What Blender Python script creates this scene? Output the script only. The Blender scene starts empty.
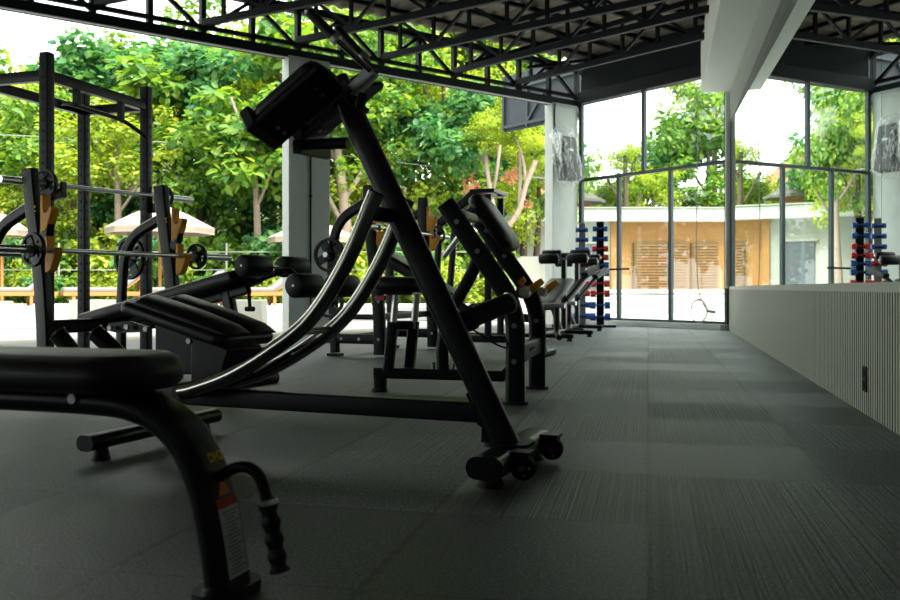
import bpy, math, random
import numpy as np
from mathutils import Vector, Matrix
random.seed(7); rng = np.random.default_rng(11)
SC = bpy.context.scene; COL = SC.collection
H, F, HZ = 0.62, 890.0, 288.3          # eye height, focal length in pixels, horizon row
V = Vector; PI = math.pi

# ------------------------------------------------------------------ materials
def mat(name): 
    m = bpy.data.materials.new(name); m.use_nodes = True
    nt = m.node_tree; nt.nodes.clear()
    out = nt.nodes.new('ShaderNodeOutputMaterial')
    return m, nt, out
def N(nt, t, **kw):
    n = nt.nodes.new(t)
    for k, v in kw.items():
        if k in n.inputs: n.inputs[k].default_value = v
        else: setattr(n, k, v)
    return n
def pbr(name, col, rough=.5, metal=0, spec=.5, noise=0, nscale=40, bump=0, bscale=200, coat=0):
    m, nt, out = mat(name)
    b = N(nt, 'ShaderNodeBsdfPrincipled', Roughness=rough, Metallic=metal)
    b.inputs['Base Color'].default_value = (*col, 1)
    b.inputs['Specular IOR Level'].default_value = spec
    b.inputs['Coat Weight'].default_value = coat
    nt.links.new(b.outputs[0], out.inputs[0])
    tc = N(nt, 'ShaderNodeTexCoord')
    if noise:
        n = N(nt, 'ShaderNodeTexNoise', Scale=nscale, Detail=5.0)
        nt.links.new(tc.outputs['Object'], n.inputs['Vector'])
        mx = N(nt, 'ShaderNodeMixRGB', blend_type='MIX')
        mx.inputs[1].default_value = (*[c*(1-noise) for c in col], 1)
        mx.inputs[2].default_value = (*[min(1, c*(1+noise)) for c in col], 1)
        nt.links.new(n.outputs['Fac'], mx.inputs[0]); nt.links.new(mx.outputs[0], b.inputs['Base Color'])
    if bump:
        n2 = N(nt, 'ShaderNodeTexNoise', Scale=bscale, Detail=3.0)
        nt.links.new(tc.outputs['Object'], n2.inputs['Vector'])
        bp = N(nt, 'ShaderNodeBump', Strength=bump, Distance=.004)
        nt.links.new(n2.outputs['Fac'], bp.inputs['Height']); nt.links.new(bp.outputs[0], b.inputs['Normal'])
    return m
M = {}
M['metal'] = pbr('black_powder_coat', (.0030, .0050, .0060), .34, 0, .24, bump=.10, bscale=600)
M['vinyl'] = pbr('black_vinyl', (.0040, .0062, .0072), .40, 0, .36, bump=.22, bscale=350)
M['foam'] = pbr('black_foam_roller', (.0065, .009, .010), .5, 0, .3, bump=.2, bscale=500)
M['rubber'] = pbr('black_rubber', (.005, .007, .0075), .55, 0, .25)
M['wood_black'] = pbr('black_board', (.0045, .006, .0065), .7, 0, .2)
M['chrome'] = pbr('chrome', (.34, .335, .31), .17, 1)
M['steel'] = pbr('brushed_steel', (.55, .56, .55), .3, 1)
M['bolt'] = pbr('zinc_bolt', (.26, .28, .28), .4, 1)
M['plate'] = pbr('cast_iron_plate', (.006, .008, .009), .4, 0, .3)
M['orange'] = pbr('amber_plastic', (.86, .37, .02), .5, 0, .4, noise=.12, nscale=30)
M['red'] = pbr('red_plastic', (.5, .03, .03), .45)
M['blue'] = pbr('blue_vinyl', (.02, .09, .36), .45)
M['redv'] = pbr('red_vinyl', (.55, .03, .04), .45)
M['concrete'] = pbr('painted_concrete', (.50, .53, .50), .85, 0, .2, noise=.08, nscale=6)
M['white'] = pbr('white_paint', (.78, .81, .76), .7, 0, .3, noise=.04, nscale=5)
M['plaster'] = pbr('grey_plaster', (.36, .38, .36), .8, 0, .2, noise=.12, nscale=25)
M['frame'] = pbr('slate_aluminium', (.022, .034, .042), .45, .2)
M['truss'] = pbr('dark_steel_paint', (.006, .0095, .0115), .6, 0, .2, noise=.2, nscale=8)
M['darkwall'] = pbr('dark_cladding', (.013, .018, .022), .75, 0, .2, noise=.15, nscale=4)
M['slat'] = pbr('greige_slat', (.60, .62, .545), .55, 0, .4, noise=.06, nscale=3)
M['slatback'] = pbr('slat_gap', (.035, .036, .033), .8)  # dark backing tone, also put on slat sides to imitate gap shade
M['ledge'] = pbr('stone_ledge', (.50, .52, .48), .5, noise=.06, nscale=12)
M['bark'] = pbr('pale_bark', (.24, .19, .15), .9, 0, .2, noise=.35, nscale=9)
M['darkbark'] = pbr('brown_bark', (.08, .06, .045), .9, 0, .2, noise=.35, nscale=9)
M['canvas'] = pbr('cream_canvas', (.42, .35, .28), .9, 0, .1)
M['teak'] = pbr('oiled_teak', (.34, .15, .045), .6, 0, .3, noise=.2, nscale=14)
M['cushion'] = pbr('grey_cushion', (.17, .165, .17), .9, 0, .1, noise=.05)
M['terrace'] = pbr('pale_terrace_stone', (.36, .36, .355), .8, 0, .2, noise=.05, nscale=3)
M['tan'] = pbr('tan_edging', (.25, .22, .17), .8, 0, .2, noise=.2, nscale=9)
M['soil'] = pbr('garden_soil', (.04, .05, .02), .95, 0, .1, noise=.4, nscale=2)
M['wallwhite'] = pbr('white_render', (.27, .275, .24), .85, 0, .2, noise=.04, nscale=2)
M['clad'] = pbr('timber_cladding', (.28, .135, .042), .7, 0, .3, noise=.18, nscale=5)
M['screen'] = pbr('timber_blind', (.13, .085, .045), .7, 0, .3, noise=.25, nscale=7)
M['darkglass'] = pbr('dark_window_glass', (.05, .06, .07), .1, 0, .5)
M['tile'] = pbr('orange_roof_tile', (.30, .12, .06), .8, noise=.25, nscale=6)
M['thatch'] = pbr('grey_shingle', (.08, .075, .072), .9, noise=.3, nscale=10)
M['brick'] = pbr('red_brick', (.19, .05, .03), .9, noise=.3, nscale=10)
M['sticker'] = pbr('sticker_white', (.55, .56, .60), .6)
M['stickerred'] = pbr('sticker_red', (.50, .02, .02), .6)
M['stickerorange'] = pbr('sticker_orange', (.72, .13, .02), .6)
M['gold'] = pbr('gold_print', (.75, .42, .02), .6)
M['ink'] = pbr('grey_print', (.22, .23, .26), .7)
M['signwhite'] = pbr('white_letters', (.85, .84, .84), .6)
M['cable'] = pbr('grey_cable', (.22, .23, .20), .6)
M['banner'] = pbr('charcoal_fabric', (.035, .042, .052), .8, noise=.25, nscale=6)
M['pinkflower'] = pbr('coral_blossom', (.55, .19, .10), .8)
M['yellowflower'] = pbr('yellow_blossom', (.5, .28, .02), .8)

def mk_leaf(name, c0, c1, c2):
    m, nt, out = mat(name)
    g = N(nt, 'ShaderNodeNewGeometry')
    r = N(nt, 'ShaderNodeValToRGB')
    r.color_ramp.elements[0].color = (*c0, 1); r.color_ramp.elements[1].color = (*c2, 1)
    e = r.color_ramp.elements.new(.5); e.color = (*c1, 1)
    nt.links.new(g.outputs['Random Per Island'], r.inputs[0])
    d = N(nt, 'ShaderNodeBsdfPrincipled', Roughness=.5); d.inputs['Specular IOR Level'].default_value = .35
    t = N(nt, 'ShaderNodeBsdfTranslucent')
    nt.links.new(r.outputs[0], d.inputs['Base Color'])
    hs = N(nt, 'ShaderNodeHueSaturation', Hue=.485, Saturation=1.1, Value=1.35)
    nt.links.new(r.outputs[0], hs.inputs['Color']); nt.links.new(hs.outputs[0], t.inputs['Color'])
    mx = N(nt, 'ShaderNodeMixShader', Fac=.45)
    nt.links.new(d.outputs[0], mx.inputs[1]); nt.links.new(t.outputs[0], mx.inputs[2]); nt.links.new(mx.outputs[0], out.inputs[0])
    return m
M['leafA'] = mk_leaf('leaf_mid_green', (0.037, 0.125, 0.027), (0.106, 0.225, 0.031), (0.225, 0.325, 0.044))
M['leafB'] = mk_leaf('leaf_yellow_green', (0.125, 0.237, 0.025), (0.237, 0.344, 0.037), (0.388, 0.413, 0.056))
M['leafC'] = mk_leaf('leaf_deep_green', (0.026, 0.105, 0.044), (0.061, 0.193, 0.061), (0.140, 0.297, 0.070))
M['leafD'] = mk_leaf('leaf_lime', (0.150, 0.275, 0.019), (0.288, 0.388, 0.031), (0.413, 0.450, 0.075))

def mk_glass(name, tint=(.93, .97, .95)):
    m, nt, out = mat(name)
    t = N(nt, 'ShaderNodeBsdfTransparent'); t.inputs[0].default_value = (*tint, 1)
    g = N(nt, 'ShaderNodeBsdfGlossy', Roughness=.0); lw = N(nt, 'ShaderNodeLayerWeight', Blend=.5)
    p5 = N(nt, 'ShaderNodeMath', operation='POWER'); p5.inputs[1].default_value = 5
    f = N(nt, 'ShaderNodeMath', operation='MULTIPLY_ADD'); f.inputs[1].default_value = .85; f.inputs[2].default_value = .045
    nt.links.new(lw.outputs['Facing'], p5.inputs[0]); nt.links.new(p5.outputs[0], f.inputs[0])
    mx = N(nt, 'ShaderNodeMixShader')
    for a, b in ((f.outputs[0], mx.inputs[0]), (t.outputs[0], mx.inputs[1]), (g.outputs[0], mx.inputs[2]), (mx.outputs[0], out.inputs[0])): nt.links.new(a, b)
    return m
M['glass'] = mk_glass('clear_glass')
def mk_film(name, fac, col, gl=.15, folds=True):
    m, nt, out = mat(name)
    t = N(nt, 'ShaderNodeBsdfTransparent'); d = N(nt, 'ShaderNodeBsdfDiffuse'); d.inputs[0].default_value = (*col, 1)
    tl = N(nt, 'ShaderNodeBsdfTranslucent'); tl.inputs[0].default_value = (*col, 1)
    a = N(nt, 'ShaderNodeMixShader', Fac=.5); g = N(nt, 'ShaderNodeBsdfGlossy', Roughness=.2)
    b = N(nt, 'ShaderNodeMixShader', Fac=gl); c = N(nt, 'ShaderNodeMixShader', Fac=fac)
    L = nt.links.new
    L(d.outputs[0], a.inputs[1]); L(tl.outputs[0], a.inputs[2]); L(a.outputs[0], b.inputs[1]); L(g.outputs[0], b.inputs[2])
    L(t.outputs[0], c.inputs[1]); L(b.outputs[0], c.inputs[2]); L(c.outputs[0], out.inputs[0])
    if folds:
        tc = N(nt, 'ShaderNodeTexCoord'); mp = N(nt, 'ShaderNodeMapping'); mp.inputs['Scale'].default_value = (9, 9, 2.2); mp.inputs['Rotation'].default_value = (.3, .2, 0)
        nz = N(nt, 'ShaderNodeTexNoise', Scale=1.6, Detail=3.0, Distortion=1.5); mr = N(nt, 'ShaderNodeMapRange')
        L(tc.outputs['Object'], mp.inputs['Vector']); L(mp.outputs[0], nz.inputs['Vector']); L(nz.outputs['Fac'], mr.inputs['Value'])
        for k, v in (('From Min', .52), ('From Max', .68), ('To Min', fac*1.3), ('To Max', .7)): mr.inputs[k].default_value = v
        L(mr.outputs[0], c.inputs[0])
    return m
M['film'] = mk_film('clear_plastic_wrap', .16, (.8, .82, .8), .1)
m, nt, out = mat('mirror_silver')
g = N(nt, 'ShaderNodeBsdfGlossy', Roughness=0.0); g.inputs[0].default_value = (.86, .90, .88, 1)
nt.links.new(g.outputs[0], out.inputs[0]); M['mirror'] = m
M['water'] = pbr('pool_water', (.25, .48, .50), .08)

# ---- rubber floor: interlocking tiles aligned with the slatted wall
TA = math.radians(12.55)
def mk_floor():
    m, nt, out = mat('rubber_mat_floor'); L = nt.links.new
    def mth(op, a, b=None, c=None):
        n = N(nt, 'ShaderNodeMath', operation=op)
        for i, x in enumerate((a, b, c)):
            if x is None: continue
            if isinstance(x, (int, float)): n.inputs[i].default_value = x
            else: L(x, n.inputs[i])
        return n.outputs[0]
    tc = N(nt, 'ShaderNodeTexCoord')
    mp = N(nt, 'ShaderNodeMapping'); mp.inputs['Rotation'].default_value = (0, 0, TA)
    L(tc.outputs['Object'], mp.inputs['Vector'])
    sp = N(nt, 'ShaderNodeSeparateXYZ'); L(mp.outputs[0], sp.inputs[0])
    T = .645; TQ = .58
    q = mth('DIVIDE', mth('ADD', sp.outputs['X'], TQ*20), TQ)       # across
    p = mth('DIVIDE', mth('ADD', sp.outputs['Y'], -2.39+T*20), T)       # along
    qf, pf = mth('FLOOR', q), mth('FLOOR', p); qr, pr = mth('FRACT', q), mth('FRACT', p)
    cmb = N(nt, 'ShaderNodeCombineXYZ'); L(qf, cmb.inputs[0]); L(pf, cmb.inputs[1])
    wn = N(nt, 'ShaderNodeTexWhiteNoise', noise_dimensions='2D'); L(cmb.outputs[0], wn.inputs['Vector'])
    rnd = wn.outputs['Value']
    # direction of the ribs: mostly alternating rows, some tiles turned
    par = mth('MODULO', mth('ADD', pf, 1.0), 2.0)
    flip = mth('GREATER_THAN', rnd, .82)
    near = mth('LESS_THAN', pf, 19.5)
    along = mth('MAXIMUM', near, mth('ABSOLUTE', mth('SUBTRACT', par, flip)))
    left = mth('LESS_THAN', qf, 19.5)                                   # plain, darker tiles on the left
    plain = mth('MAXIMUM', mth('LESS_THAN', qf, 17.5), mth('MULTIPLY', left, near))
    def stripes(c, k):
        nz = N(nt, 'ShaderNodeTexNoise', noise_dimensions='1D', Scale=k, Detail=3.0, Roughness=.75); L(c, nz.inputs['W']); return nz.outputs['Fac']
    sq = stripes(q, 60.0); spn = stripes(p, 60.0)
    rib = mth('ADD', mth('MULTIPLY', along, sq), mth('MULTIPLY', mth('SUBTRACT', 1.0, along), mth('ADD', mth('MULTIPLY', mth('SUBTRACT', spn, .5), .3), .5)))
    rib = mth('ADD', mth('MULTIPLY', mth('SUBTRACT', 1.0, plain), mth('SUBTRACT', rib, .5)), .5)
    ribc = N(nt, 'ShaderNodeMapRange'); L(rib, ribc.inputs['Value'])
    for k, v in (('From Min', .36), ('From Max', .64), ('To Min', .40), ('To Max', 1.75)): ribc.inputs[k].default_value = v
    # jigsaw joint
    sw = mth('GREATER_THAN', mth('FRACT', mth('MULTIPLY', p, 9.0)), .5)
    off = mth('MULTIPLY', mth('SUBTRACT', sw, .5), .0)
    dq = mth('ABSOLUTE', mth('ADD', mth('SUBTRACT', mth('FRACT', mth('ADD', q, .5)), .5), off))
    dp = mth('ABSOLUTE', mth('SUBTRACT', mth('FRACT', mth('ADD', p, .5)), .5))
    teeth = mth('MULTIPLY', sw, mth('LESS_THAN', mth('ABSOLUTE', mth('SUBTRACT', mth('FRACT', mth('ADD', q, .5)), .5)), .020))
    joint = mth('MAXIMUM', mth('MULTIPLY', mth('LESS_THAN', dq, .010), .7), mth('MULTIPLY', mth('LESS_THAN', dp, .009), .6))
    joint = mth('MAXIMUM', joint, mth('MULTIPLY', teeth, .8))
    jm = mth('SUBTRACT', 1.0, mth('MULTIPLY', joint, .7))
    # rubber granules
    nz = N(nt, 'ShaderNodeTexNoise', Scale=120.0, Detail=4.0); L(tc.outputs['Object'], nz.inputs['Vector'])
    gr = N(nt, 'ShaderNodeMapRange'); L(nz.outputs['Fac'], gr.inputs['Value'])
    for k, v in (('From Min', .36), ('From Max', .64), ('To Min', .25), ('To Max', 1.75)): gr.inputs[k].default_value = v
    nz2 = N(nt, 'ShaderNodeTexNoise', Scale=95.0, Detail=1.0); L(tc.outputs['Object'], nz2.inputs['Vector'])
    fleck = mth('MULTIPLY', mth('GREATER_THAN', nz2.outputs['Fac'], .73), 2.2)
    nz3 = N(nt, 'ShaderNodeTexNoise', Scale=1.3, Detail=4.0); L(tc.outputs['Object'], nz3.inputs['Vector'])
    wear = N(nt, 'ShaderNodeMapRange'); L(nz3.outputs['Fac'], wear.inputs['Value'])
    for k, v in (('From Min', .3), ('From Max', .7), ('To Min', .82), ('To Max', 1.18)): wear.inputs[k].default_value = v
    tb = mth('ADD', mth('MULTIPLY', rnd, .75), .62)
    tb = mth('MULTIPLY', tb, mth('SUBTRACT', 1.0, mth('MULTIPLY', plain, .36)))
    val = mth('MULTIPLY', mth('MULTIPLY', mth('MULTIPLY', tb, ribc.outputs[0]), mth('MULTIPLY', gr.outputs[0], wear.outputs[0])), mth('MULTIPLY', jm, mth('ADD', 1.0, fleck)))
    val = mth('MULTIPLY', val, .098)
    cc = N(nt, 'ShaderNodeCombineXYZ'); L(mth('MULTIPLY', val, .84), cc.inputs[0]); L(val, cc.inputs[1]); L(mth('MULTIPLY', val, 1.08), cc.inputs[2])
    b = N(nt, 'ShaderNodeBsdfPrincipled', Roughness=.62); b.inputs['Specular IOR Level'].default_value = .5
    L(cc.outputs[0], b.inputs['Base Color'])
    hgt = mth('ADD', mth('MULTIPLY', ribc.outputs[0], .6), mth('MULTIPLY', nz.outputs['Fac'], .6)); hgt = mth('SUBTRACT', hgt, joint)
    bp = N(nt, 'ShaderNodeBump', Strength=.6, Distance=.003); L(hgt, bp.inputs['Height']); L(bp.outputs[0], b.inputs['Normal'])
    rr = mth('ADD', .50, mth('MULTIPLY', rnd, .12)); L(rr, b.inputs['Roughness'])
    L(b.outputs[0], out.inputs[0]); return m
M['floor'] = mk_floor()
# corrugated roof underside
M['roof'] = pbr('weathered_roof_sheet', (.20, .17, .13), .7, 0, .3, noise=.3, nscale=3)

# ------------------------------------------------------------------ geometry kit
class MB:
    def __init__(s): s.v = []; s.f = []
    def add(s, vs, fs):
        o = len(s.v); s.v += [tuple(v) for v in vs]; s.f += [tuple(i+o for i in f) for f in fs]
    def box(s, c, d, R=None):
        c = V(c); x, y, z = d[0]/2, d[1]/2, d[2]/2
        vs = [V((a*x, b*y, e*z)) for a in (-1, 1) for b in (-1, 1) for e in (-1, 1)]
        if R is not None: vs = [R @ v for v in vs]
        s.add([c+v for v in vs], [(0, 1, 3, 2), (4, 6, 7, 5), (0, 4, 5, 1), (2, 3, 7, 6), (0, 2, 6, 4), (1, 5, 7, 3)]); return s
    def bar(s, p0, p1, w, h, side=(0, 0, 1)):
        return s.sweep([p0, p1], [(-w/2, -h/2), (w/2, -h/2), (w/2, h/2), (-w/2, h/2)], side=side)
    def sweep(s, path, prof, side=None, cap=True):
        P = [V(p) for p in path]; n = len(P); k = len(prof); rings = []
        sd = V(side).normalized() if side is not None else None
        ref = None
        for i in range(n):
            T = (P[min(i+1, n-1)]-P[max(i-1, 0)]).normalized()
            if sd is not None:
                nn = T.cross(sd)
                if nn.length < 1e-4: nn = T.orthogonal()
                nn.normalize(); a = nn.cross(T).normalized()
            else:
                if ref is None: ref = T.orthogonal().normalized()
                a = (ref-T*ref.dot(T)).normalized(); ref = a; nn = T.cross(a)
            rings.append([P[i]+a*p[0]+nn*p[1] for p in prof])
        vs = [v for r in rings for v in r]; fs = []
        for i in range(n-1):
            for j in range(k):
                fs.append((i*k+j, i*k+(j+1) % k, (i+1)*k+(j+1) % k, (i+1)*k+j))
        if cap: fs += [tuple(range(k))[::-1], tuple((n-1)*k+j for j in range(k))]
        s.add(vs, fs); return s
    def tube(s, path, r, n=14): return s.sweep(path, circ(r, n))
    def cyl(s, p0, p1, r, r1=None, n=24):
        return s.lathe([(0, 0), (r, 0), (r if r1 is None else r1, 1), (0, 1)], p0, p1, n, rel=True)
    def lathe(s, prof, p0, p1, n=28, rel=False):
        p0, p1 = V(p0), V(p1); ax = (p1-p0); ln = ax.length; ax.normalize()
        a = ax.orthogonal().normalized(); b = ax.cross(a); vs = []; fs = []; k = len(prof)
        for r, t in prof:
            c = p0+ax*(t*(ln if rel else 1))
            for j in range(n):
                th = 2*PI*j/n; vs.append(c+(a*math.cos(th)+b*math.sin(th))*max(r, 1e-5))
        for i in range(k-1):
            for j in range(n): fs.append((i*n+j, i*n+(j+1) % n, (i+1)*n+(j+1) % n, (i+1)*n+j))
        s.add(vs, fs); return s
    def prism(s, poly, ex):
        n = len(poly); P = [V(p) for p in poly]; e = V(ex)
        s.add(P+[p+e for p in P], [tuple(range(n))[::-1], tuple(range(n, 2*n))]+[(i, (i+1) % n, n+(i+1) % n, n+i) for i in range(n)]); return s
    def cushion(s, mtx, Lx, Wy, T, rc, re=.02, crown=0.0):
        loops = [(0, re*.6), (re*.5, .1*re), (T*.5, 0), (T-re, .05*re), (T-re*.4, .35*re), (T, re*1.1)]
        k = None; vs = []; fs = []
        for z, ins in loops:
            pr = rrect(Lx-2*ins, Wy-2*ins, max(rc-ins, .004), 6); k = len(pr)
            vs += [mtx @ V((x, y, z)) for x, y in pr]
        pr = rrect(Lx*.55, Wy*.5, rc*.5, 6); vs += [mtx @ V((x, y, T+crown)) for x, y in pr]
        m = len(loops)+1
        for i in range(m-1):
            for j in range(k): fs.append((i*k+j, i*k+(j+1) % k, (i+1)*k+(j+1) % k, (i+1)*k+j))
        fs += [tuple(range(k))[::-1], tuple((m-1)*k+j for j in range(k))]
        s.add(vs, fs); return s
    def build(s, name, m, parent=None, smooth=True, ang=38, bevel=0, loc=None):
        me = bpy.data.meshes.new(name); me.from_pydata(s.v, [], s.f)
        if smooth:
            me.polygons.foreach_set('use_smooth', [True]*len(me.polygons)); me.set_sharp_from_angle(angle=math.radians(ang))
        me.materials.append(M[m] if isinstance(m, str) else m); me.update()
        o = bpy.data.objects.new(name, me); COL.objects.link(o)
        if parent is not None: o.parent = parent
        if loc is not None: o.location = loc
        import bmesh
        bm = bmesh.new(); bm.from_mesh(me); bmesh.ops.recalc_face_normals(bm, faces=bm.faces); bm.to_mesh(me); bm.free()
        if bevel:
            b = o.modifiers.new('bevel', 'BEVEL'); b.width = bevel; b.segments = 2; b.limit_method = 'ANGLE'; b.angle_limit = math.radians(50)
        return o
def circ(r, n=14): return [(r*math.cos(2*PI*i/n), r*math.sin(2*PI*i/n)) for i in range(n)]
def rrect(w, h, r, n=4):
    r = min(r, w/2-1e-4, h/2-1e-4); o = []
    for cx, cy, a0 in ((w/2-r, h/2-r, 0), (-w/2+r, h/2-r, 90), (-w/2+r, -h/2+r, 180), (w/2-r, -h/2+r, 270)):
        for i in range(n+1):
            a = math.radians(a0+90*i/n); o.append((cx+r*math.cos(a), cy+r*math.sin(a)))
    return o
def fillet(pts, r, n=7):
    P = [V(p) for p in pts]; o = [P[0]]
    for i in range(1, len(P)-1):
        a, b, c = P[i-1], P[i], P[i+1]; d0 = (a-b); d1 = (c-b)
        rr = min(r, d0.length*.48, d1.length*.48); s = b+d0.normalized()*rr; e = b+d1.normalized()*rr
        for k in range(n+1):
            t = k/n; o.append(s*(1-t)**2+b*2*t*(1-t)+e*t*t)
    return o+[P[-1]]
def catmull(pts, n=8):
    P = [V(p) for p in pts]; P = [P[0]*2-P[1]]+P+[P[-1]*2-P[-2]]; o = []
    for i in range(1, len(P)-2):
        for k in range(n):
            t = k/n; a, b, c, d = P[i-1:i+3]
            o.append(.5*((2*b)+(c-a)*t+(2*a-5*b+4*c-d)*t*t+(3*b-a-3*c+d)*t**3))
    return o+[P[-2]]
def tag(o, label=None, cat=None, group=None, kind=None):
    if label: o['label'] = label
    if cat: o['category'] = cat
    if group: o['group'] = group
    if kind: o['kind'] = kind
    return o
def empty(name, loc, rz=0, label=None, cat=None, group=None, kind=None):
    o = bpy.data.objects.new(name, None); COL.objects.link(o); o.location = loc; o.rotation_euler = (0, 0, rz)
    o.empty_display_size = .1
    return tag(o, label, cat, group, kind)
def kids(o): return [c for c in bpy.data.objects if c.parent is o]
def copy_tree(o, parent=None):
    c = o.copy(); COL.objects.link(c)
    if parent is not None: c.parent = parent
    for k in kids(o): copy_tree(k, c)
    return c
def struct(mb, name, m, parent=None, bevel=0, **k):
    o = mb.build(name, m, parent, bevel=bevel, **k)
    if parent is None: o['kind'] = 'structure'
    return o
def at(px, py, Y): return V(((px-450)/F*Y, Y, H+(HZ-py)/F*Y))
def look(root, px, py, c):
    """where the sight line through a point of the photograph meets the plane y=c of a machine's own frame"""
    a = root.rotation_euler.z; ca, sa = math.cos(a), math.sin(a)
    L = lambda x, y: (ca*x+sa*y, -sa*x+ca*y)
    o = L(-root.location.x, -root.location.y); d = ((px-450)/F, 1.0, (HZ-py)/F); e = L(d[0], d[1])
    t = (c-o[1])/e[1]
    return V((o[0]+t*e[0], c, H+t*d[2]))
def rot_from(x, z):
    x = V(x).normalized(); z = V(z); z = (z-x*z.dot(x)).normalized(); y = z.cross(x)
    return Matrix((x, y, z)).transposed()
def frame(o, x, z):
    R = rot_from(x, z).to_4x4(); R.translation = V(o); return R

# ------------------------------------------------------------------ the building
UX, UY = -.79, -.613                      # along the open side, coming towards the camera
WX, WY = .613, -.79                       # along the glass wall, to the right
def P(a, b, z=0): return V((2.277+UX*a+WX*b, 15.59+UY*a+WY*b, z))
WN = (.973, -.2307); WD = V((.2307, .973, 0))   # right wall: WN.x = .98
def bwall(a): return 3.03+.8056*a
CR = P(0, bwall(0))                       # corner of glass wall and slatted wall
def wallpt(Y, off=0, z=0):
    X = (.98-off+.2307*Y)/.973
    return V((X, Y, z))
RY = -4.0
ROOFZ = 4.62
# floor
q0, q1 = P(-.06, 0), P(-.06, bwall(0)+.35)
ql = P(31.9, 0); qr = wallpt(RY, -.3)
fl = MB().prism([(*q0.xy, -.12), (*q1.xy, -.12), (*qr.xy, -.12), (*ql.xy, -.12)], (0, 0, .12))
struct(fl, 'floor', 'floor', smooth=False)
# unseen rear wall behind the camera, added and sized to dim the interior
struct(MB().prism([(-12.5, RY, 0), (qr.x, RY, 0), (qr.x, RY-.2, 0), (-12.5, RY-.2, 0)], (0, 0, 3.7)), 'wall_rear_unseen', 'plaster')
for k_ in range(3):   # rest of the unseen rear side: bays left open to let in more light
    x_ = ql.x+1+(-12.5-ql.x-1.5)*k_/2
    struct(MB().box((x_, RY, 1.95), (.5, .3, 3.9)), 'column', 'concrete')
struct(MB().prism([(ql.x, RY, 3.7), (qr.x, RY, 3.7), (qr.x, RY-.2, 3.7), (ql.x, RY-.2, 3.7)], (0, 0, 1.0)), 'beam', 'plaster')
# columns
def column(a0, a1, nm):
    c = MB().prism([P(a0, 0), P(a1, 0), P(a1, -.2), P(a0, -.2)], (0, 0, 3.8))
    o = struct(c, nm, 'concrete', bevel=.008)
    return o
c0 = column(.06, .66, 'column'); c1 = column(5.02, 5.66, 'column'); c2 = column(10.3, 10.9, 'column')
pp = MB().tube([P(5.33, .012, 0), P(5.33, .012, 3.78)], .012, 10)
for z in (.7, 1.9, 3.0): pp.box(P(5.33, .012, z), (.04, .03, .03))
pp.build('conduit', 'truss', c1)
# right wall: backing, slats, ledge, upper plaster
Y0 = CR.y
def wallbox(ya, yb, z0, z1, off0, off1):
    return [wallpt(ya, off0, z0), wallpt(yb, off0, z0), wallpt(yb, off1, z0), wallpt(ya, off1, z0)], (0, 0, z1-z0)
wr = MB(); wr.prism(*wallbox(RY, Y0+.05, 0, .60, -.22, -.030)); wr.prism(*wallbox(RY, Y0+.05, .60, 4.7, -.32, -.115))
wall = struct(wr, 'wall_right', 'slatback', smooth=False)
sl = MB(); sb_ = MB(); y = RY+.05
while y < Y0-.03:
    sl.prism(*wallbox(y, y+.027*.973, 0.0, .60, -.0008, 0)); sb_.prism(*wallbox(y+.001, y+.026*.973, 0.0, .60, -.031, -.0008)); y += .046*.973
slo = struct(sl, 'trim_slats', 'slat', smooth=False); sb_.build('groove_shade', 'slatback', slo, smooth=False)  # slat sides coloured dark, imitating shade inside the gaps
lg = MB().prism(*wallbox(RY, Y0, .60, .648, -.16, .004)); struct(lg, 'trim_ledge', 'ledge', bevel=.004)
up = MB().prism(*wallbox(RY, Y0, 3.05, 3.52, -.13, -.005)); struct(up, 'trim_upper', 'plaster')
po = MB().prism(*wallbox(Y0-.13, Y0+.0, .62, 3.5, -.13, .055)); struct(po, 'trim_corner', 'white')
# soffit box
so = MB().prism(*wallbox(RY, Y0-.12, 3.5, 4.24, -.02, .41)); struct(so, 'trim_soffit', 'white', bevel=.01)
# mirror panels: very slightly toed in from the slatted wall
MA = math.radians(12.7); md = V((math.sin(MA), math.cos(MA), 0)); mn = V((math.cos(MA), -math.sin(MA), 0))
mo = wallpt(Y0-.17, -.012)
mr = empty('wall_mirror', (mo.x, mo.y, .652), 0, 'tall frameless mirror above the slatted right wall', 'mirror')
def mpanel(s0, s1):
    m_ = MB(); a = -md*s0; b = -md*s1
    m_.prism([a, b, b+mn*.006, a+mn*.006], (0, 0, 2.395)); return m_.build('mirror_panel', 'mirror', mr, smooth=False)
mpanel(0, 8.72); mpanel(8.726, 17.0)
e = MB().prism([-mn*.004, -mn*.004-md*.05, mn*.02-md*.05, mn*.02], (0, 0, 2.395)); e.build('edge_trim', 'frame', mr)
# glass wall
def gpt(t, off, z): return P(off, t, z)    # t along the wall 0..3.03, off towards the room
gw = bwall(0)
kb = MB().prism([P(-.06, 0), P(-.06, gw+.05), P(.14, gw-.05), P(.14, 0)], (0, 0, .085)); struct(kb, 'trim_kerb', 'concrete', bevel=.006)
fr = MB()
def mull(t, z0, z1, wd=.06): fr.prism([P(-.03, t-wd/2), P(-.03, t+wd/2), P(.035, t+wd/2), P(.035, t-wd/2)], (0, 0, z1-z0)) if False else fr.prism([P(-.03, t-wd/2, z0), P(-.03, t+wd/2, z0), P(.035, t+wd/2, z0), P(.035, t-wd/2, z0)], (0, 0, z1-z0))
def rail(z0, z1): fr.prism([P(-.025, 0, z0), P(-.025, gw, z0), P(.03, gw, z0), P(.03, 0, z0)], (0, 0, z1-z0))
mull(.035, .08, 3.85, .075); mull(.90, .08, 2.50); mull(1.97, .08, 2.50); mull(gw-.03, .08, 3.85, .05); mull(1.43, 2.5, 3.85)
rail(.085, .125); rail(2.475, 2.53)
win = struct(fr, 'window_1', 'frame', bevel=.003)
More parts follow.
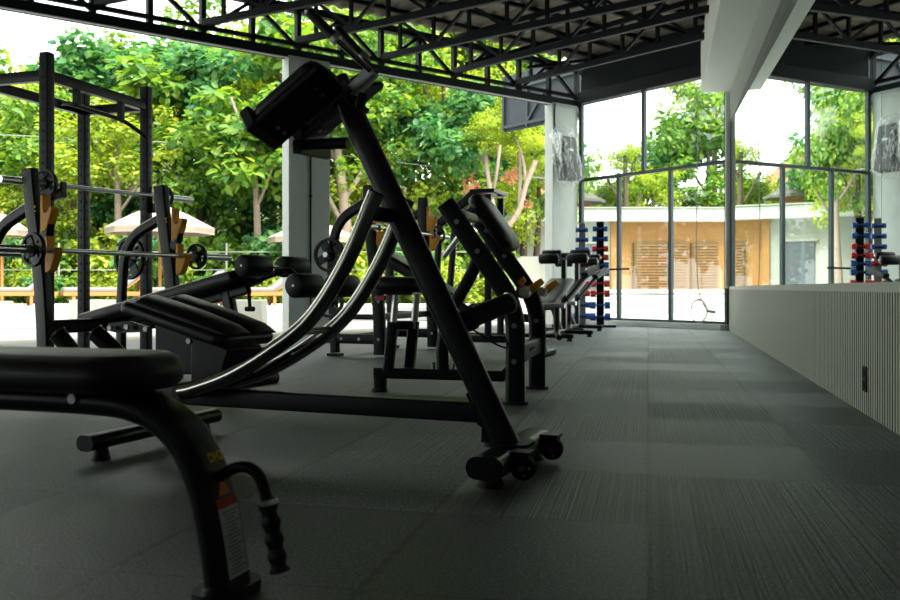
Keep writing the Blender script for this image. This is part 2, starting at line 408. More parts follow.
for t0, t1, z0, z1 in ((.07, .87, .125, 2.475), (.93, 1.94, .125, 2.475), (2.0, gw-.055, .125, 2.475), (.07, 1.40, 2.53, 3.85), (1.46, gw-.055, 2.53, 3.85)):
    MB().prism([P(-.003, t0, z0), P(-.003, t1, z0), P(.003, t1, z0), P(.003, t0, z0)], (0, 0, z1-z0)).build('pane', 'glass', win, smooth=False)
# beam and cladding above the glass
bw = MB().prism([P(-.1, 0, 3.83), P(-.1, gw, 3.83), P(.1, gw, 3.83), P(.1, 0, 3.83)], (0, 0, .2)); struct(bw, 'beam', 'truss', bevel=.006)
cw = MB().prism([P(-.08, 0, 4.03), P(-.08, gw, 4.03), P(-.02, gw, 4.03), P(-.02, 0, 4.03)], (0, 0, .62)); struct(cw, 'wall_back', 'darkwall')
# eave truss along the open side
et = empty('eave_truss', P(0, 0, 3.77), 0, kind='structure')
def R_(p): return p-et.location
b = MB(); A1 = 26.0
def hb(z0, z1, off0, off1): b.prism([R_(P(-.1, off0, z0)), R_(P(A1, off0, z0)), R_(P(A1, off1, z0)), R_(P(-.1, off1, z0))], (0, 0, z1-z0))
hb(3.77, 3.90, -.16, -.02); b.build('bottom_chord', 'truss', et, bevel=.004)
b = MB(); hb(3.955, 4.01, -.11, -.05); b.build('tie_bar', 'truss', et)
b = MB(); hb(4.42, 4.52, -.14, -.02); b.build('top_chord', 'truss', et)
g_ = MB(); g_.prism([R_(P(-.1, -.03, 3.756)), R_(P(A1, -.03, 3.756)), R_(P(A1, .0, 3.756)), R_(P(-.1, .0, 3.756))], (0, 0, .016)); g_.build('edge_strip', 'ledge', et)
k = 0; a = .0
wb = MB(); dg = MB()
while a < 24:
    wb.bar(R_(P(a, -.08, 3.9)), R_(P(a, -.08, 4.45)), .07, .07)
    s_ = (0, .685) if k % 2 == 0 else (.685, 0)
    dg.bar(R_(P(a+s_[0], -.08, 3.93)), R_(P(a+s_[1], -.08, 4.45)), .05, .05)
    a += .685; k += 1
wb.build('web_post', 'truss', et); dg.build('web_diagonal', 'truss', et)
# roof trusses fanning out from the open side
def rtruss(a, sc):
    n = math.hypot(sc, 1); d = V((sc/n, -1/n, 0)); p0 = P(a, -.06)
    ln = (.98-(WN[0]*p0.x+WN[1]*p0.y))/(WN[0]*d.x+WN[1]*d.y)
    ln = min(ln, 16)
    r = empty('roof_truss', (p0.x, p0.y, 4.0), math.atan2(d.y, d.x), kind='structure')
    MB().bar((0, 0, .03), (ln, 0, .03), .07, .09, side=(0, 1, 0)).build('bottom_chord', 'truss', r, bevel=.004)
    MB().bar((0, 0, .54), (ln, 0, .54), .06, .08, side=(0, 1, 0)).build('top_chord', 'truss', r)
    w_ = MB(); x = .35; i = 0
    while x < ln-.1:
        w_.bar((x, 0, .06), (x, 0, .52), .045, .045, side=(0, 1, 0))
        x1 = x+.62
        if x1 < ln: w_.bar((x, 0, .06 if i % 2 else .5), (x1, 0, .5 if i % 2 else .06), .04, .04, side=(0, 1, 0))
        x += .62; i += 1
    w_.build('web', 'truss', r)
for a, sc in ((1.46, .8656), (2.74, .998), (4.1, 1.30), (5.5, 1.479), (6.85, 1.813), (8.2, 2.1), (9.6, 2.5), (11.2, 3.0)): rtruss(a, sc)
# knee braces in the corner
kbm = MB()
for (a0, b0, z0, a1, b1, z1) in ((.1, .1, 4.35, 1.46, 1.5, 4.08), (1.46, 1.5, 4.5, 2.74, .2, 4.08), (.1, 1.6, 4.4, 1.8, .6, 4.1)):
    kbm.bar(P(a0, b0, z0), P(a1, b1, z1), .05, .05)
struct(kbm, 'trim_braces', 'truss')
# purlins and corrugated roof
pu = MB(); bb = .35
while bb < 22:
    a_lo = max(0.0, (bb-3.03)/.8056)
    pu.prism([P(a_lo, bb, 4.57), P(26, bb, 4.57), P(26, bb+.05, 4.57), P(a_lo, bb+.05, 4.57)], (0, 0, .06)); bb += .62
struct(pu, 'trim_purlins', 'truss')
rf = MB(); a = -.25; i = 0; vs = []; fs = []
while a < 30:
    bm_ = bwall(max(a, 0))+.35
    z = ROOFZ+(.03 if i % 4 in (1, 2) else 0)
    vs += [P(a, -.12, z), P(a, bm_, z+.05), P(a, -.12, z+.06), P(a, bm_, z+.11)]
    a += .055; i += 1
for j in range(i-1):
    o0, o1 = 4*j, 4*j+4
    fs += [(o0, o0+1, o1+1, o1), (o0+2, o1+2, o1+3, o0+3)]
    fs += [(o0, o1, o1+2, o0+2), (o0+1, o0+3, o1+3, o1+1)]
rf.add(vs, fs); struct(rf, 'ceiling', 'roof', smooth=False)
# outlet on the slats
oy = 4.38; oc = wallpt(oy, .0, .174)
ol = empty('wall_outlet', oc, math.atan2(WD.y, WD.x), 'black power outlet low on the slatted right wall', 'outlet')
MB().box((0, .004, 0), (.085, .008, .125)).build('cover_plate', 'rubber', ol, bevel=.003)
sk = MB()
for dz in (.03, -.03): sk.cyl((0, .006, dz), (0, .012, dz), .022)
sk.build('socket', 'wood_black', ol)
# dark canopy panel outside the corner
bn = empty('canopy_panel', P(-.25, -1.3, 3.68), 0, 'charcoal fabric panel hanging outside beside the corner column', 'panel')
def Q(p): return p-bn.location
MB().prism([Q(P(-.26, -2.3, 3.69)), Q(P(-.26, -.25, 3.69)), Q(P(-.28, -.25, 3.69)), Q(P(-.28, -2.3, 3.69))], (0, 0, 1.1)).build('fabric_sheet', 'banner', bn)
f_ = MB()
for z in (3.78, 4.5): f_.bar(Q(P(-.22, -2.3, z)), Q(P(-.22, -.25, z)), .05, .05)
for t in (-2.28, -1.6, -.3): f_.bar(Q(P(-.22, t, 3.72)), Q(P(-.22, t, 4.78)), .05, .05)
f_.bar(Q(P(-.22, -1.6, 3.80)), Q(P(-.22, -1.0, 4.45)), .04, .04)
f_.build('support_frame', 'frame', bn)

# ------------------------------------------------------------------ wrapped wall speaker on the corner column
pc = P(.50, .0, 0); sa = math.atan2(WY, WX)
spk = empty('wall_speaker', (pc.x, pc.y, 2.83), sa, 'wall speaker in clear plastic wrapping on the corner column', 'speaker')
# local x points into the room, y along the open side
Rt = Matrix.Rotation(math.radians(-10), 3, 'Y')
MB().box((.02, 0, .05), (.04, .16, .22)).build('bracket', 'frame', spk)
MB().bar((.03, 0, .05), (.10, 0, .03), .05, .05).build('bracket_arm', 'frame', spk)
MB().box((.17, 0, 0), (.20, .36, .74), Rt).build('cabinet', 'darkwall', spk, bevel=.02)
gr = MB(); gr.box((.275, 0, .0), (.012, .32, .68), Rt); gr.build('grille', 'rubber', spk)
hn = MB(); hn.box(V((.17, 0, 0))+Rt @ V((.112, .02, .12)), (.012, .10, .03), Rt); hn.build('badge', 'steel', spk)
fb = MB(); rows = []
for i, z in enumerate(np.linspace(-.47, .52, 10)):
    ring = []
    for x, y in rrect(.27, .46, .08, 5):
        f = 1+.10*math.sin(7*math.atan2(y, x)+2.1*i)+.05*random.uniform(-1, 1)
        if i == 0: f = .45
        if i == 9: f = .75
        ring.append(V((.17, 0, 0))+Rt @ V((x*f, y*f, z+.03*random.uniform(-1, 1))))
    rows.append(ring)
kk = len(rows[0])
fb.add([v for r in rows for v in r], [(i*kk+j, i*kk+(j+1) % kk, (i+1)*kk+(j+1) % kk, (i+1)*kk+j) for i in range(9) for j in range(kk)])
fb.build('plastic_wrap', 'film', spk, ang=30)
fp = MB()  # loose flap of the wrapping, blown to the left
g0 = [(.24, -.20, .40), (.27, -.36, .40), (.30, -.56, .33), (.28, -.44, .20), (.26, -.30, -.04), (.23, -.20, -.12)]
fp.add([V(p) for p in g0]+[V(p)+V((.02, 0, 0)) for p in g0], [(0, 1, 3), (1, 2, 3), (0, 3, 4), (0, 4, 5), (6, 9, 7), (7, 9, 8), (6, 10, 9), (6, 11, 10)])
fp.build('wrap_flap', 'film', spk, smooth=False)
cbm = MB().tube(catmull([(.015, -.12, .95), (.012, -.13, .7), (.02, -.10, .45), (.1, -.04, .3)]), .010, 8); cbm.build('speaker_cable', 'rubber', spk)

# cable hanging down the glass
hc = empty('hanging_cable', P(.06, 2.45, .1), 0, 'thin grey cable hanging down the glass wall into a coil', 'cable')
p0 = hc.location
def onglass(px, py, off=.05):
    k_ = (px-450)/F  # solve for t on the plane a=off
    t = (k_*(15.59+UY*off)-(2.277+UX*off))/(WX-k_*WY); p_ = P(off, t); p_.z = H+(HZ-py)/F*p_.y
    return p_
cp = [onglass(697, 78), onglass(697.5, 150), onglass(696.5, 230), onglass(698, 285), onglass(703, 303), onglass(708, 311)]
cable = MB().tube([p-p0 for p in catmull(cp)], .007, 8); cable.build('cable_drop', 'cable', hc)
cc = onglass(698.5, 311, .10); ex = V((WX, WY, 0)); lp = MB()
for r_, dx in ((.165, 0), (.178, .012)):
    lp.tube([cc-p0+ex*(r_*.85*math.cos(t)+dx)+V((0, 0, r_*math.sin(t))) for t in np.linspace(0, 2*PI, 28)], .007, 8)
lp.build('cable_coil', 'cable', hc)
pl_ = MB(); pe = onglass(711, 311, .08)-p0; pl_.bar(pe-ex*.05, pe+ex*.07-V((0, 0, .02)), .04, .03); pl_.build('plug', 'cable', hc)

# ------------------------------------------------------------------ flat bench, foreground left
ST = rrect(.120, .056, .0279, 6)
fbn = empty('flat_bench', (-.61, 1.85, 0), math.radians(-17), 'black padded flat bench nearest the camera with a drag handle', 'bench')
mtx = Matrix.Translation((-.555, 0, .410))
MB().cushion(mtx, 1.16, .275, .074, .105, .030, .003).build('pad', 'vinyl', fbn, ang=60)
path = fillet([(-1.06, 0, .384), (-.06, 0, .384), (.08, 0, .27), (.165, 0, .02)], .12, 10)
path = catmull([(-1.06, 0, .384), (-.6, 0, .384), (-.16, 0, .384), (-.02, 0, .370), (.066, 0, .322), (.118, 0, .24), (.147, 0, .14), (.168, 0, .02)], 8)
fm = MB().sweep(path, ST, side=(0, 1, 0)); frm = fm.build('frame', 'metal', fbn, ang=50)
ft = MB().sweep([(.166, 0, .0), (.166, 0, .022)], rrect(.10, .165, .045, 6), side=(1, 0, 0)); ft.build('foot_plate', 'rubber', fbn)
for dy in (-.068, .068): MB().cyl((.166, dy, .022), (.166, dy, .032), .012).build('foot_bolt', 'bolt', fbn)
for x in (-.158, -.7): MB().cyl((x, -.058, .392), (x, -.066, .392), .010).build('side_bolt', 'bolt', fbn)
hd = MB().tube(catmull([(.150, 0, .238), (.185, 0, .258), (.215, 0, .260), (.240, 0, .243), (.254, 0, .208), (.260, 0, .180)]), .0125, 14)
hnd = hd.build('drag_handle', 'metal', fbn)
gp = []; g0, g1 = V((.257, 0, .195)), V((.285, 0, .058))
for i in range(41):
    t = i/40; gp.append((.0175+.0022*math.sin(t*26)+(.002 if t > .93 or t < .05 else 0), t))
MB().lathe([(0, 0)]+gp+[(0, 1)], g0, g1, 20, rel=True).build('rubber_grip', 'rubber', hnd)
MB().lathe([(.0175, 0), (.021, .004), (.021, .010), (.0175, .013)], (.2575, 0, .2), (.26, 0, .187), 20).build('grip_collar', 'steel', hnd)
def strip_on(path, s0, s1, w0, w1, out, name, m, parent, yoff=0):
    """thin sheet lying on the outer face of a swept tube between two heights (z) of its path"""
    pts = [p for p in path if s1 <= p.z <= s0]
    def interp(z):
        for a_, b_ in zip(path, path[1:]):
            if (a_.z-z)*(b_.z-z) <= 0 and abs(a_.z-b_.z) > 1e-6: 
                return a_.lerp(b_, (a_.z-z)/(a_.z-b_.z)), (b_-a_).normalized()
    zs = np.linspace(s0, s1, 9); vs = []; fs = []
    for i, z in enumerate(zs):
        p, T = interp(z); n = T.cross(V((0, 1, 0))).normalized(); wd = w0+(w1-w0)*i/8
        for o_ in (out, out+.0008):
            vs += [p+n*o_+V((0, yoff-wd/2, 0)), p+n*o_+V((0, yoff+wd/2, 0))]
    for i in range(8):
        a_ = 4*i; fs += [(a_+2, a_+3, a_+7, a_+6), (a_, a_+4, a_+5, a_+1), (a_, a_+2, a_+6, a_+4), (a_+1, a_+5, a_+7, a_+3)]
    mb = MB(); mb.add(vs, fs); return mb.build(name, m, parent, smooth=False)
st = strip_on(path, .175, .037, .070, .070, .0283, 'warning_label', 'sticker', frm)
strip_on(path, .19, .172, .070, .070, .0286, 'label_header', 'stickerred', st)
strip_on(path, .225, .195, .002, .045, .0286, 'warning_triangle', 'stickerorange', st)
ink = MB(); lines = []
for i in range(17):
    z = .165-.0073*i
    o_ = strip_on(path, z, z-.0028, .056-.012*(i % 3), .056-.012*(i % 3), .0293, 'text_line', 'ink', None, yoff=-.002+.004*(i % 2))
    lines.append(o_)
for o_ in lines:   # one printed block of text
    ink.add([v.co for v in o_.data.vertices], [tuple(p.vertices) for p in o_.data.polygons]); bpy.data.objects.remove(o_)
ink.build('label_text', 'ink', st, smooth=False)
def text(name, body, size, m, parent, loc, R, ex=.0006):
    cu = bpy.data.curves.new(name, 'FONT'); cu.body = body; cu.size = size; cu.extrude = ex; cu.align_x = 'CENTER'; cu.align_y = 'CENTER'; cu.offset = size*.035
    o = bpy.data.objects.new(name, cu); dg_ = bpy.context.evaluated_depsgraph_get(); COL.objects.link(o); bpy.context.view_layer.update()
    me = bpy.data.meshes.new_from_object(o.evaluated_get(bpy.context.evaluated_depsgraph_get())); bpy.data.objects.remove(o)
    me.materials.clear(); me.materials.append(M[m]); me.name = name
    t = bpy.data.objects.new(name, me); COL.objects.link(t); t.parent = parent
    Rm = R.to_4x4(); Rm.translation = V(loc); t.matrix_local = Rm; return t
pz = [p for p in path if p.z < .272][0]; ip = path.index(pz); Tn = (path[ip+1]-path[ip-1]).normalized(); nn = Tn.cross(V((0, 1, 0))).normalized()
text('logo_print', 'DHZ', .026, 'gold', frm, pz+nn*.0284+V((0, .012, 0)), Matrix((V((0, 1, 0)), -Tn, nn)).transposed())
# far legs (outside the picture)
rl = MB().sweep(catmull([(-1.04, 0, .38), (-1.09, 0, .3), (-1.11, 0, .15), (-1.12, 0, .02)]), ST, side=(0, 1, 0)); rl.build('rear_leg', 'metal', fbn)
MB().sweep([(-1.12, -.3, .03), (-1.12, .3, .03)], rrect(.06, .06, .02), side=(0, 0, 1)).build('rear_foot', 'metal', fbn, ang=50)

# ------------------------------------------------------------------ abdominal glide machine
ab = empty('abdominal_glide_machine', (.2, 2.98, 0), math.atan2(-.36, .93), 'tall black abdominal machine with two curved chrome rails and transport wheels', 'exercise machine')
top = V((-.655, 0, 1.372))
MB().sweep([(.0, 0, .075), top], rrect(.062, .090, .030, 5), side=(0, 1, 0)).build('main_post', 'metal', ab, ang=50)
MB().sweep([(0, -.26, .064), (0, .33, .064)], rrect(.072, .125, .0355, 7), side=(0, 0, 1)).build('front_foot', 'metal', ab, ang=50)
MB().prism([(-.10, -.006, .10), (-.02, -.006, .10), (-.11, -.006, .29), (-.155, -.006, .26), (-.135, -.006, .22), (-.12, -.006, .215), (-.115, -.006, .16), (-.098, -.006, .15)], (0, .012, 0)).build('gusset_plate', 'metal', ab)
MB().sweep([(.0, 0, .095), (.0, 0, .108)], rrect(.15, .14, .03, 5), side=(1, 0, 0)).build('post_flange', 'metal', ab)
for c in (-.2, .27): MB().cyl((.0, c, 0), (.0, c, .032), .045, .03).build('rubber_foot', 'rubber', ab)
for c in (-.125, .235):
    bk = MB().prism([(.055, c-.028, .028), (.055, c-.028, .095), (.108, c-.028, .10), (.108, c-.028, .085), (.075, c-.028, .04)], (0, .010, 0))
    bk.prism([(.055, c+.020, .028), (.055, c+.020, .095), (.108, c+.020, .10), (.108, c+.020, .085), (.075, c+.020, .04)], (0, .010, 0))
    bk.box((.080, c+.001, .098), (.066, .068, .010)); bk.build('wheel_bracket', 'metal', ab)
    wh = MB().lathe([(0, 0), (.018, 0), (.020, .004), (.029, .004), (.031, 0), (.039, .002), (.041, .008), (.041, .024), (.039, .030), (.031, .032), (.029, .028), (.02, .028), (.018, .032), (0, .032)], (.084, c-.016, .050), (.084, c+.016, .050), 28).build('transport_wheel', 'rubber', ab)
    MB().cyl((.084, c-.034, .050), (.084, c+.034, .050), .009).build('axle', 'bolt', wh)
    for i in range(5):
        th = 2*PI*i/5; MB().cyl((.084+.024*math.cos(th), c-.0175, .050+.024*math.sin(th)), (.084+.024*math.cos(th), c-.0145, .050+.024*math.sin(th)), .004, n=10).build('wheel_rivet', 'steel', wh)
MB().sweep([(-.06, 0, .20), (-1.46, 0, .205)], rrect(.05, .068, .008), side=(0, 1, 0)).build('base_beam', 'metal', ab, ang=50)
MB().bar((-1.44, 0, .09), (-1.44, 0, .22), .06, .07, side=(0, 1, 0)).build('rear_riser', 'metal', ab, bevel=.004)
MB().sweep([(-1.455, -.38, .070), (-1.455, .38, .070)], rrect(.058, .075, .028, 6), side=(0, 0, 1)).build('rear_foot', 'metal', ab, ang=50)
for c in (-.3, .3): MB().cyl((-1.455, c, 0), (-1.455, c, .042), .035, .025).build('rubber_foot', 'rubber', ab)
for c in (-.13, .13):
    rp = catmull([(-.433, c, .943), (-.551, c, .70), (-.688, c, .513), (-.851, c, .395), (-1.019, c, .305), (-1.172, c, .252), (-1.235, c, .238)], 10)
    r_ = MB().tube(rp, .0285, 24).build('curved_rail', 'chrome', ab, ang=60)
    d_ = (rp[0]-rp[1]).normalized(); MB().cyl(rp[0]-d_*.004, rp[0]+d_*.003, .027).build('end_cap', 'rubber', r_)
MB().tube([(-.745, -.13, .465), (-.745, .13, .465)], .013, 16).build('rail_spacer', 'chrome', ab)
MB().bar((-.45, -.13, .875), (-.45, .13, .875), .05, .03).build('upper_rail_bracket', 'metal', ab, bevel=.004)
MB().bar((-1.25, -.14, .235), (-1.25, .14, .235), .06, .05).build('lower_rail_bracket', 'metal', ab, bevel=.004)
# carriage with knee pads
pa = V((-1.476, -.03, .535)); pb = V((-1.0, -.03, .405)); dx = (pb-pa).normalized(); nz_ = V((-dx.z, 0, dx.x))
cr = MB()
cr.prism([(-1.36, -.125, .30), (-1.18, -.125, .30), (-1.18, -.125, .47), (-1.36, -.125, .50)], (0, .20, 0)); cr.prism([(-1.19, -.135, .235), (-1.06, -.135, .285), (-1.02, -.135, .40), (-1.19, -.135, .45)], (0, .22, 0))
car = cr.build('carriage', 'metal', ab, bevel=.008)
cx = (pa+pb)/2
MB().cushion(frame(cx, dx, nz_), (pb-pa).length, .36, .045, .05, .014).build('knee_board', 'vinyl', car, ang=60)
for c in (-.085, .085):
    sec = [(-.078, 0)]+[(.078*math.cos(t)*-1, .042*math.sin(t)**.8) for t in np.linspace(.15, PI-.15, 13)]+[(.078, 0)]
    p0_, p1_ = pa.lerp(pb, .12), pa.lerp(pb, 1.0); kp = MB()
    rings = []
    for t, sc_ in ((0, .3), (.02, .75), (.06, 1), (.55, 1), (.9, .8), (.96, .55), (1, .25)):
        b0 = p0_.lerp(p1_, t)+V((0, c, 0))+nz_*.045
        rings.append([b0+V((0, u*(.9+.1*sc_), 0))+nz_*(w_*sc_) for u, w_ in sec])
    n_ = len(sec); kp.add([v for r in rings for v in r], [(i*n_+j, i*n_+(j+1) % n_, (i+1)*n_+(j+1) % n_, (i+1)*n_+j) for i in range(6) for j in range(n_)]+[tuple(range(n_))[::-1], tuple(6*n_+j for j in range(n_))])
    kp.build('knee_pad', 'vinyl', car, ang=50)
for px, py in ((147, 329), (190, 341), (111, 328), (128, 327)):
    q_ = look(ab, px, py, -.13); MB().cyl(q_, q_-V((0, .012, 0)), .010).build('carriage_bolt', 'bolt', car)
pv = MB().prism([look(ab, 108, 323, -.115), look(ab, 118, 322, -.115), look(ab, 130, 321, -.115), look(ab, 148, 327, -.115), look(ab, 148, 332, -.115), look(ab, 118, 333, -.115), look(ab, 109, 331, -.115)], (0, .01, 0)); pv.build('pivot_plate', 'metal', car)
for (x0, y0, x1, y1) in ((58, 334, 76, 352), (96, 333, 121, 352)):
    q0_, q1_ = look(ab, x0, y0, -.12), look(ab, x1, y1, -.10)
    hn_ = MB().cyl(q1_-V((0, 0, .02)), q0_, .034, n=24).build('weight_peg', 'metal', ab)
    d_ = (q0_-q1_).normalized(); MB().lathe([(.030, 0), (.036, .0), (.036, .008), (.030, .008)], q0_-d_*.004, q0_+d_, 24).build('peg_rim', 'chrome', hn_)
    MB().bar(q1_-V((0, 0, .02)), V((q1_.x+.14, -.06, .30)), .04, .04).build('peg_arm', 'metal', hn_)
# elbow pads
for sgn in (1, -1):
    NL, FL_, NR = V((-.89, -.25*sgn, 1.205)), V((-.89, -.02*sgn, 1.133)), V((-.607, -.25*sgn, 1.398))
    ux = (NR-NL).normalized(); uy = (FL_-NL); up_ = ux.cross(uy)*sgn; up_.normalize(); up_ = up_ if up_.z > 0 else -up_
    o3 = -up_*.062+(NR-NL)*(.10 if sgn > 0 else .06); NL = NL+o3; NR = NR+o3; FL_ = FL_+o3+V((0, -.055*sgn, .030)); NL, NR, FL_ = [q_+V((0, 0, 0 if sgn > 0 else .06)) for q_ in (NL, NR, FL_)]; wv = FL_-NL; lv = (NR-NL)
    bd = MB().prism([NL+lv*.0, NL+lv*.87+wv*.0, NL+lv*.92+wv*.12, NL+lv*.92+wv*.88, NL+lv*.87+wv, NL+wv], up_*.020)
    ep = bd.build('elbow_board', 'wood_black', ab, bevel=.004)
    MB().cushion(frame(NL+lv*.46+wv*.5+up_*.020, ux, up_), lv.length*.90, wv.length*.96, .05, .05, .015).build('elbow_pad', 'vinyl', ep, ang=60)
    MB().prism([NL-ux*.035-wv*.03, NL+ux*.012-wv*.03, NL+ux*.012+wv*1.02, NL-ux*.035+wv*1.02], up_*.088).build('elbow_stop', 'vinyl', ep, bevel=.008)
    for a_, b_ in ((.72, .38), (.72, .62), (.14, .50), (.14, .74)):
        c_ = NL+lv*a_+wv*b_; MB().cyl(c_+up_*.003, c_-up_*.006, .007).build('pad_bolt', 'bolt', ep)
s0 = look(ab, 348, 143, 0); MB().tube([s0, V((s0.x-.22, 0, s0.z+.005))], .021, 16).build('pad_support_tube', 'metal', ab)
MB().bar((-.80, -.04, 1.135), (-.80, .20, 1.145), .05, .03).build('pad_cross_arm', 'metal', ab, bevel=.004)
MB().bar(top-V((-.06, 0, .03)), V((-.72, 0, 1.25)), .07, .05, side=(0, 1, 0)).build('pad_gusset', 'metal', ab)
MB().sweep([look(ab, 350, 94, 0), look(ab, 373, 71, 0)], rrect(.045, .045, .006), side=(0, 1, 0)).build('handle_stem', 'steel', ab, ang=50)
kn = MB().lathe([(0, 0), (.014, 0), (.019, .010), (.019, .045), (.014, .055), (0, .055)], look(ab, 359, 108, -.03), look(ab, 359, 108, -.03)+V((.2, 0, .5)), 20); kn.build('adjuster_knob', 'rubber', ab)
bkn = MB().sweep([look(ab, 340, 84, 0), look(ab, 352, 101, 0), look(ab, 364, 110, 0)], rrect(.07, .022, .008), side=(0, 1, 0)).build('top_cap', 'metal', ab)
hj = look(ab, 373, 72, 0)
for (pth, c_) in (([(309, 12, -.15), (335, 38, -.13)], -1), ([(337, 29, .15), (363, 57, .13)], 1)):
    a_, b_ = look(ab, *pth[0]), look(ab, *pth[1])
    MB().tube(fillet([b_+(a_-b_)*.1, b_, hj+V((0, .02*c_, 0))], .03), .011, 14).build('handle_tube', 'chrome', ab)
    gg = MB().lathe([(0, 0), (.012, 0), (.0175, .02), (.0175, .96), (.02, .97), (.02, 1), (0, 1)], a_, b_, 18, rel=True).build('hand_grip', 'foam', ab)
    d_ = (b_-a_).normalized(); MB().cyl(b_-d_*.006, b_+d_*.014, .021).build('grip_collar', 'steel', gg)
    MB().cyl(a_-d_*.01, a_+d_*.004, .014).build('grip_end', 'steel', gg)
# counterweight tube on the post
ta, tb = look(ab, 459, 323, .05), look(ab, 511, 302, .25)
rt = MB().cyl(ta, tb, .036, n=28).build('weight_horn', 'metal', ab, ang=50)
d_ = (tb-ta).normalized()
MB().lathe([(.036, 0), (.043, 0), (.043, .03), (.036, .03)], ta+d_*.03, ta+d_*1, 28).build('horn_collar', 'rubber', rt)
MB().lathe([(.036, 0), (.0385, .002), (.0385, .01), (.036, .012)], tb-d_*.012, tb+d_, 28).build('horn_rim', 'steel', rt)
lw = MB().tube(catmull([ta+d_*.06+V((0, 0, -.04)), ta+d_*.09+V((.02, 0, -.075)), ta+d_*.14+V((.03, 0, -.12)), ta+d_*.17+V((.045, 0, -.14)), ta+d_*.15+V((.05, 0, -.10)), ta+d_*.10+V((.03, 0, -.08))]), .0035, 8); lw.build('lanyard', 'rubber', rt)
MB().bar(ta-d_*.06, ta+d_*.03, .05, .06).build('horn_mount', 'metal', rt)

# ------------------------------------------------------------------ weights
def plate_mesh(R, th, spokes=4, hub=.42):
    m = MB()
    m.lathe([(R*.80, -th*.28), (R*.84, -th*.5), (R*.97, -th*.5), (R, -th*.3), (R, th*.3), (R*.97, th*.5), (R*.84, th*.5), (R*.80, th*.28), (R*.80, -th*.28)], (0, 0, 0), (0, 1, 0), 40)
    m.lathe([(.026, -th*.5), (R*hub*.8, -th*.5), (R*hub, -th*.3), (R*hub, th*.3), (R*hub*.8, th*.5), (.026, th*.5), (.026, -th*.5)], (0, 0, 0), (0, 1, 0), 32)
    for i in range(spokes):
        th_ = 2*PI*i/spokes+.5; a_ = V((math.cos(th_), 0, math.sin(th_)))
        m.bar(a_*R*hub*.85, a_*R*.83, R*.46, th*.5, side=V((0, 1, 0)).cross(a_))
    return m
def weight_plate(R, th, loc, rz, label, group=None):
    r = empty('weight_plate', loc, rz, label, 'weight plate', group)
    plate_mesh(R, th).build('disc', 'plate', r, ang=40)
    MB().bar((R*.45, -th*.29, R*.38), (R*.62, -th*.29, R*.55), R*.16, .003, side=(0, 1, 0)).build('plate_badge', 'red', r)
    return r
def barbell(L0, L1, label, r=.0145, sl=.40):
    """L0, L1: inner collars"""
    L0, L1 = V(L0), V(L1); d = (L1-L0).normalized(); m = (L0+L1)/2; root = empty('barbell', m, 0, label, 'barbell')
    MB().cyl(L0-m, L1-m, r, n=16).build('bar', 'steel', root)
    for e_, s_ in ((L0-m, -1), (L1-m, 1)):
        sv = MB().cyl(e_, e_+d*s_*sl, .025, n=20).build('sleeve', 'steel', root); MB().cyl(e_-d*s_*.02, e_+d*s_*.005, .036, n=20).build('collar', 'steel', sv)
    return root

# ------------------------------------------------------------------ olympic benches
def cup(mb_parent, o, sgn, s=1.0, name='bar_cup'):
    """J shaped amber bar holder in the local x-z plane at o"""
    pr = [(0, -.13), (.045, -.11), (.085, -.03), (.105, .03), (.085, .045), (.06, .01), (.035, 0), (.022, .02), (.018, .12), (-.01, .12), (-.01, -.12)]
    MB().prism([V(o)+V((x*s, -.03*s, z*s)) for x, z in pr], (0, .06*s, 0)).build(name, 'orange', mb_parent, bevel=.005)
OT = rrect(.060, .110, .014, 4)    # oval upright tube: thin across, wide along the bench
bench1 = empty('decline_bench', (-2.295, 6.18, 0), math.atan2(-.49, .87), 'black decline bench with two pairs of foam rollers and amber bar cups', 'bench')
for c in (-.55, .55):
    up_ = MB().sweep(catmull([(-.196, c, 1.39), (-.165, c, 1.17), (-.122, c, .93), (-.075, c, .65), (-.045, c, .3), (-.04, c, .03)]), OT, side=(0, 1, 0)).build('upright', 'metal', bench1, ang=50)
    MB().sweep([(-.198, c, 1.388), (-.1985, c, 1.396)], rrect(.062, .112, .014, 4), side=(0, 1, 0)).build('end_cap', 'rubber', up_)
    br = MB().sweep(fillet([(-.16, c, 1.16), (-.58, c, 1.00), (-.63, c, .55), (-.63, c, .03)], .22, 8), rrect(.055, .085, .024, 5), side=(0, 1, 0)).build('rear_brace', 'metal', bench1, ang=50)
    MB().sweep([(-.75, c, .02), (.35, c, .02)], rrect(.08, .04, .012), side=(0, 1, 0)).build('base_rail', 'metal', bench1, ang=50)
    ck = MB().bar((-.05, c, 1.02), (.01, c, 1.0), .05, .2, side=(0, 1, 0)).build('cup_spine', 'metal', bench1)
    cup(bench1, (-.045, c, 1.10), 1); cup(bench1, (.0, c, .84), 1, .95)
    MB().cyl((-.62, c-.03, .93), (-.62, c-.05, .93), .014).build('brace_bolt', 'bolt', br)
    MB().cyl((-.61, c+.02, .86), (-.61, c+.22, .86), .024, n=16).build('storage_peg', 'steel', br)
    text('logo_print', 'DHZ', .05, 'gold', up_, (-.153, c-.0285, 1.13), rot_from((1, 0, 0), (0, -1, 0)))
MB().sweep([(-.6, -.58, .10), (-.6, .58, .10)], rrect(.06, .05, .01), side=(0, 0, 1)).build('rear_crossbar', 'metal', bench1)
MB().sweep([(-.05, -.55, .37), (-.05, .55, .37)], rrect(.09, .05, .015), side=(0, 0, 1)).build('main_crossbar', 'metal', bench1)
p0_, p1_ = V((-.27, 0, .35)), V((1.20, 0, .655)); d_ = (p1_-p0_).normalized(); n_ = V((-d_.z, 0, d_.x))
MB().cushion(frame((p0_+p1_)/2, d_, n_), (p1_-p0_).length, .30, .085, .05, .018).build('pad', 'vinyl', bench1, ang=60)
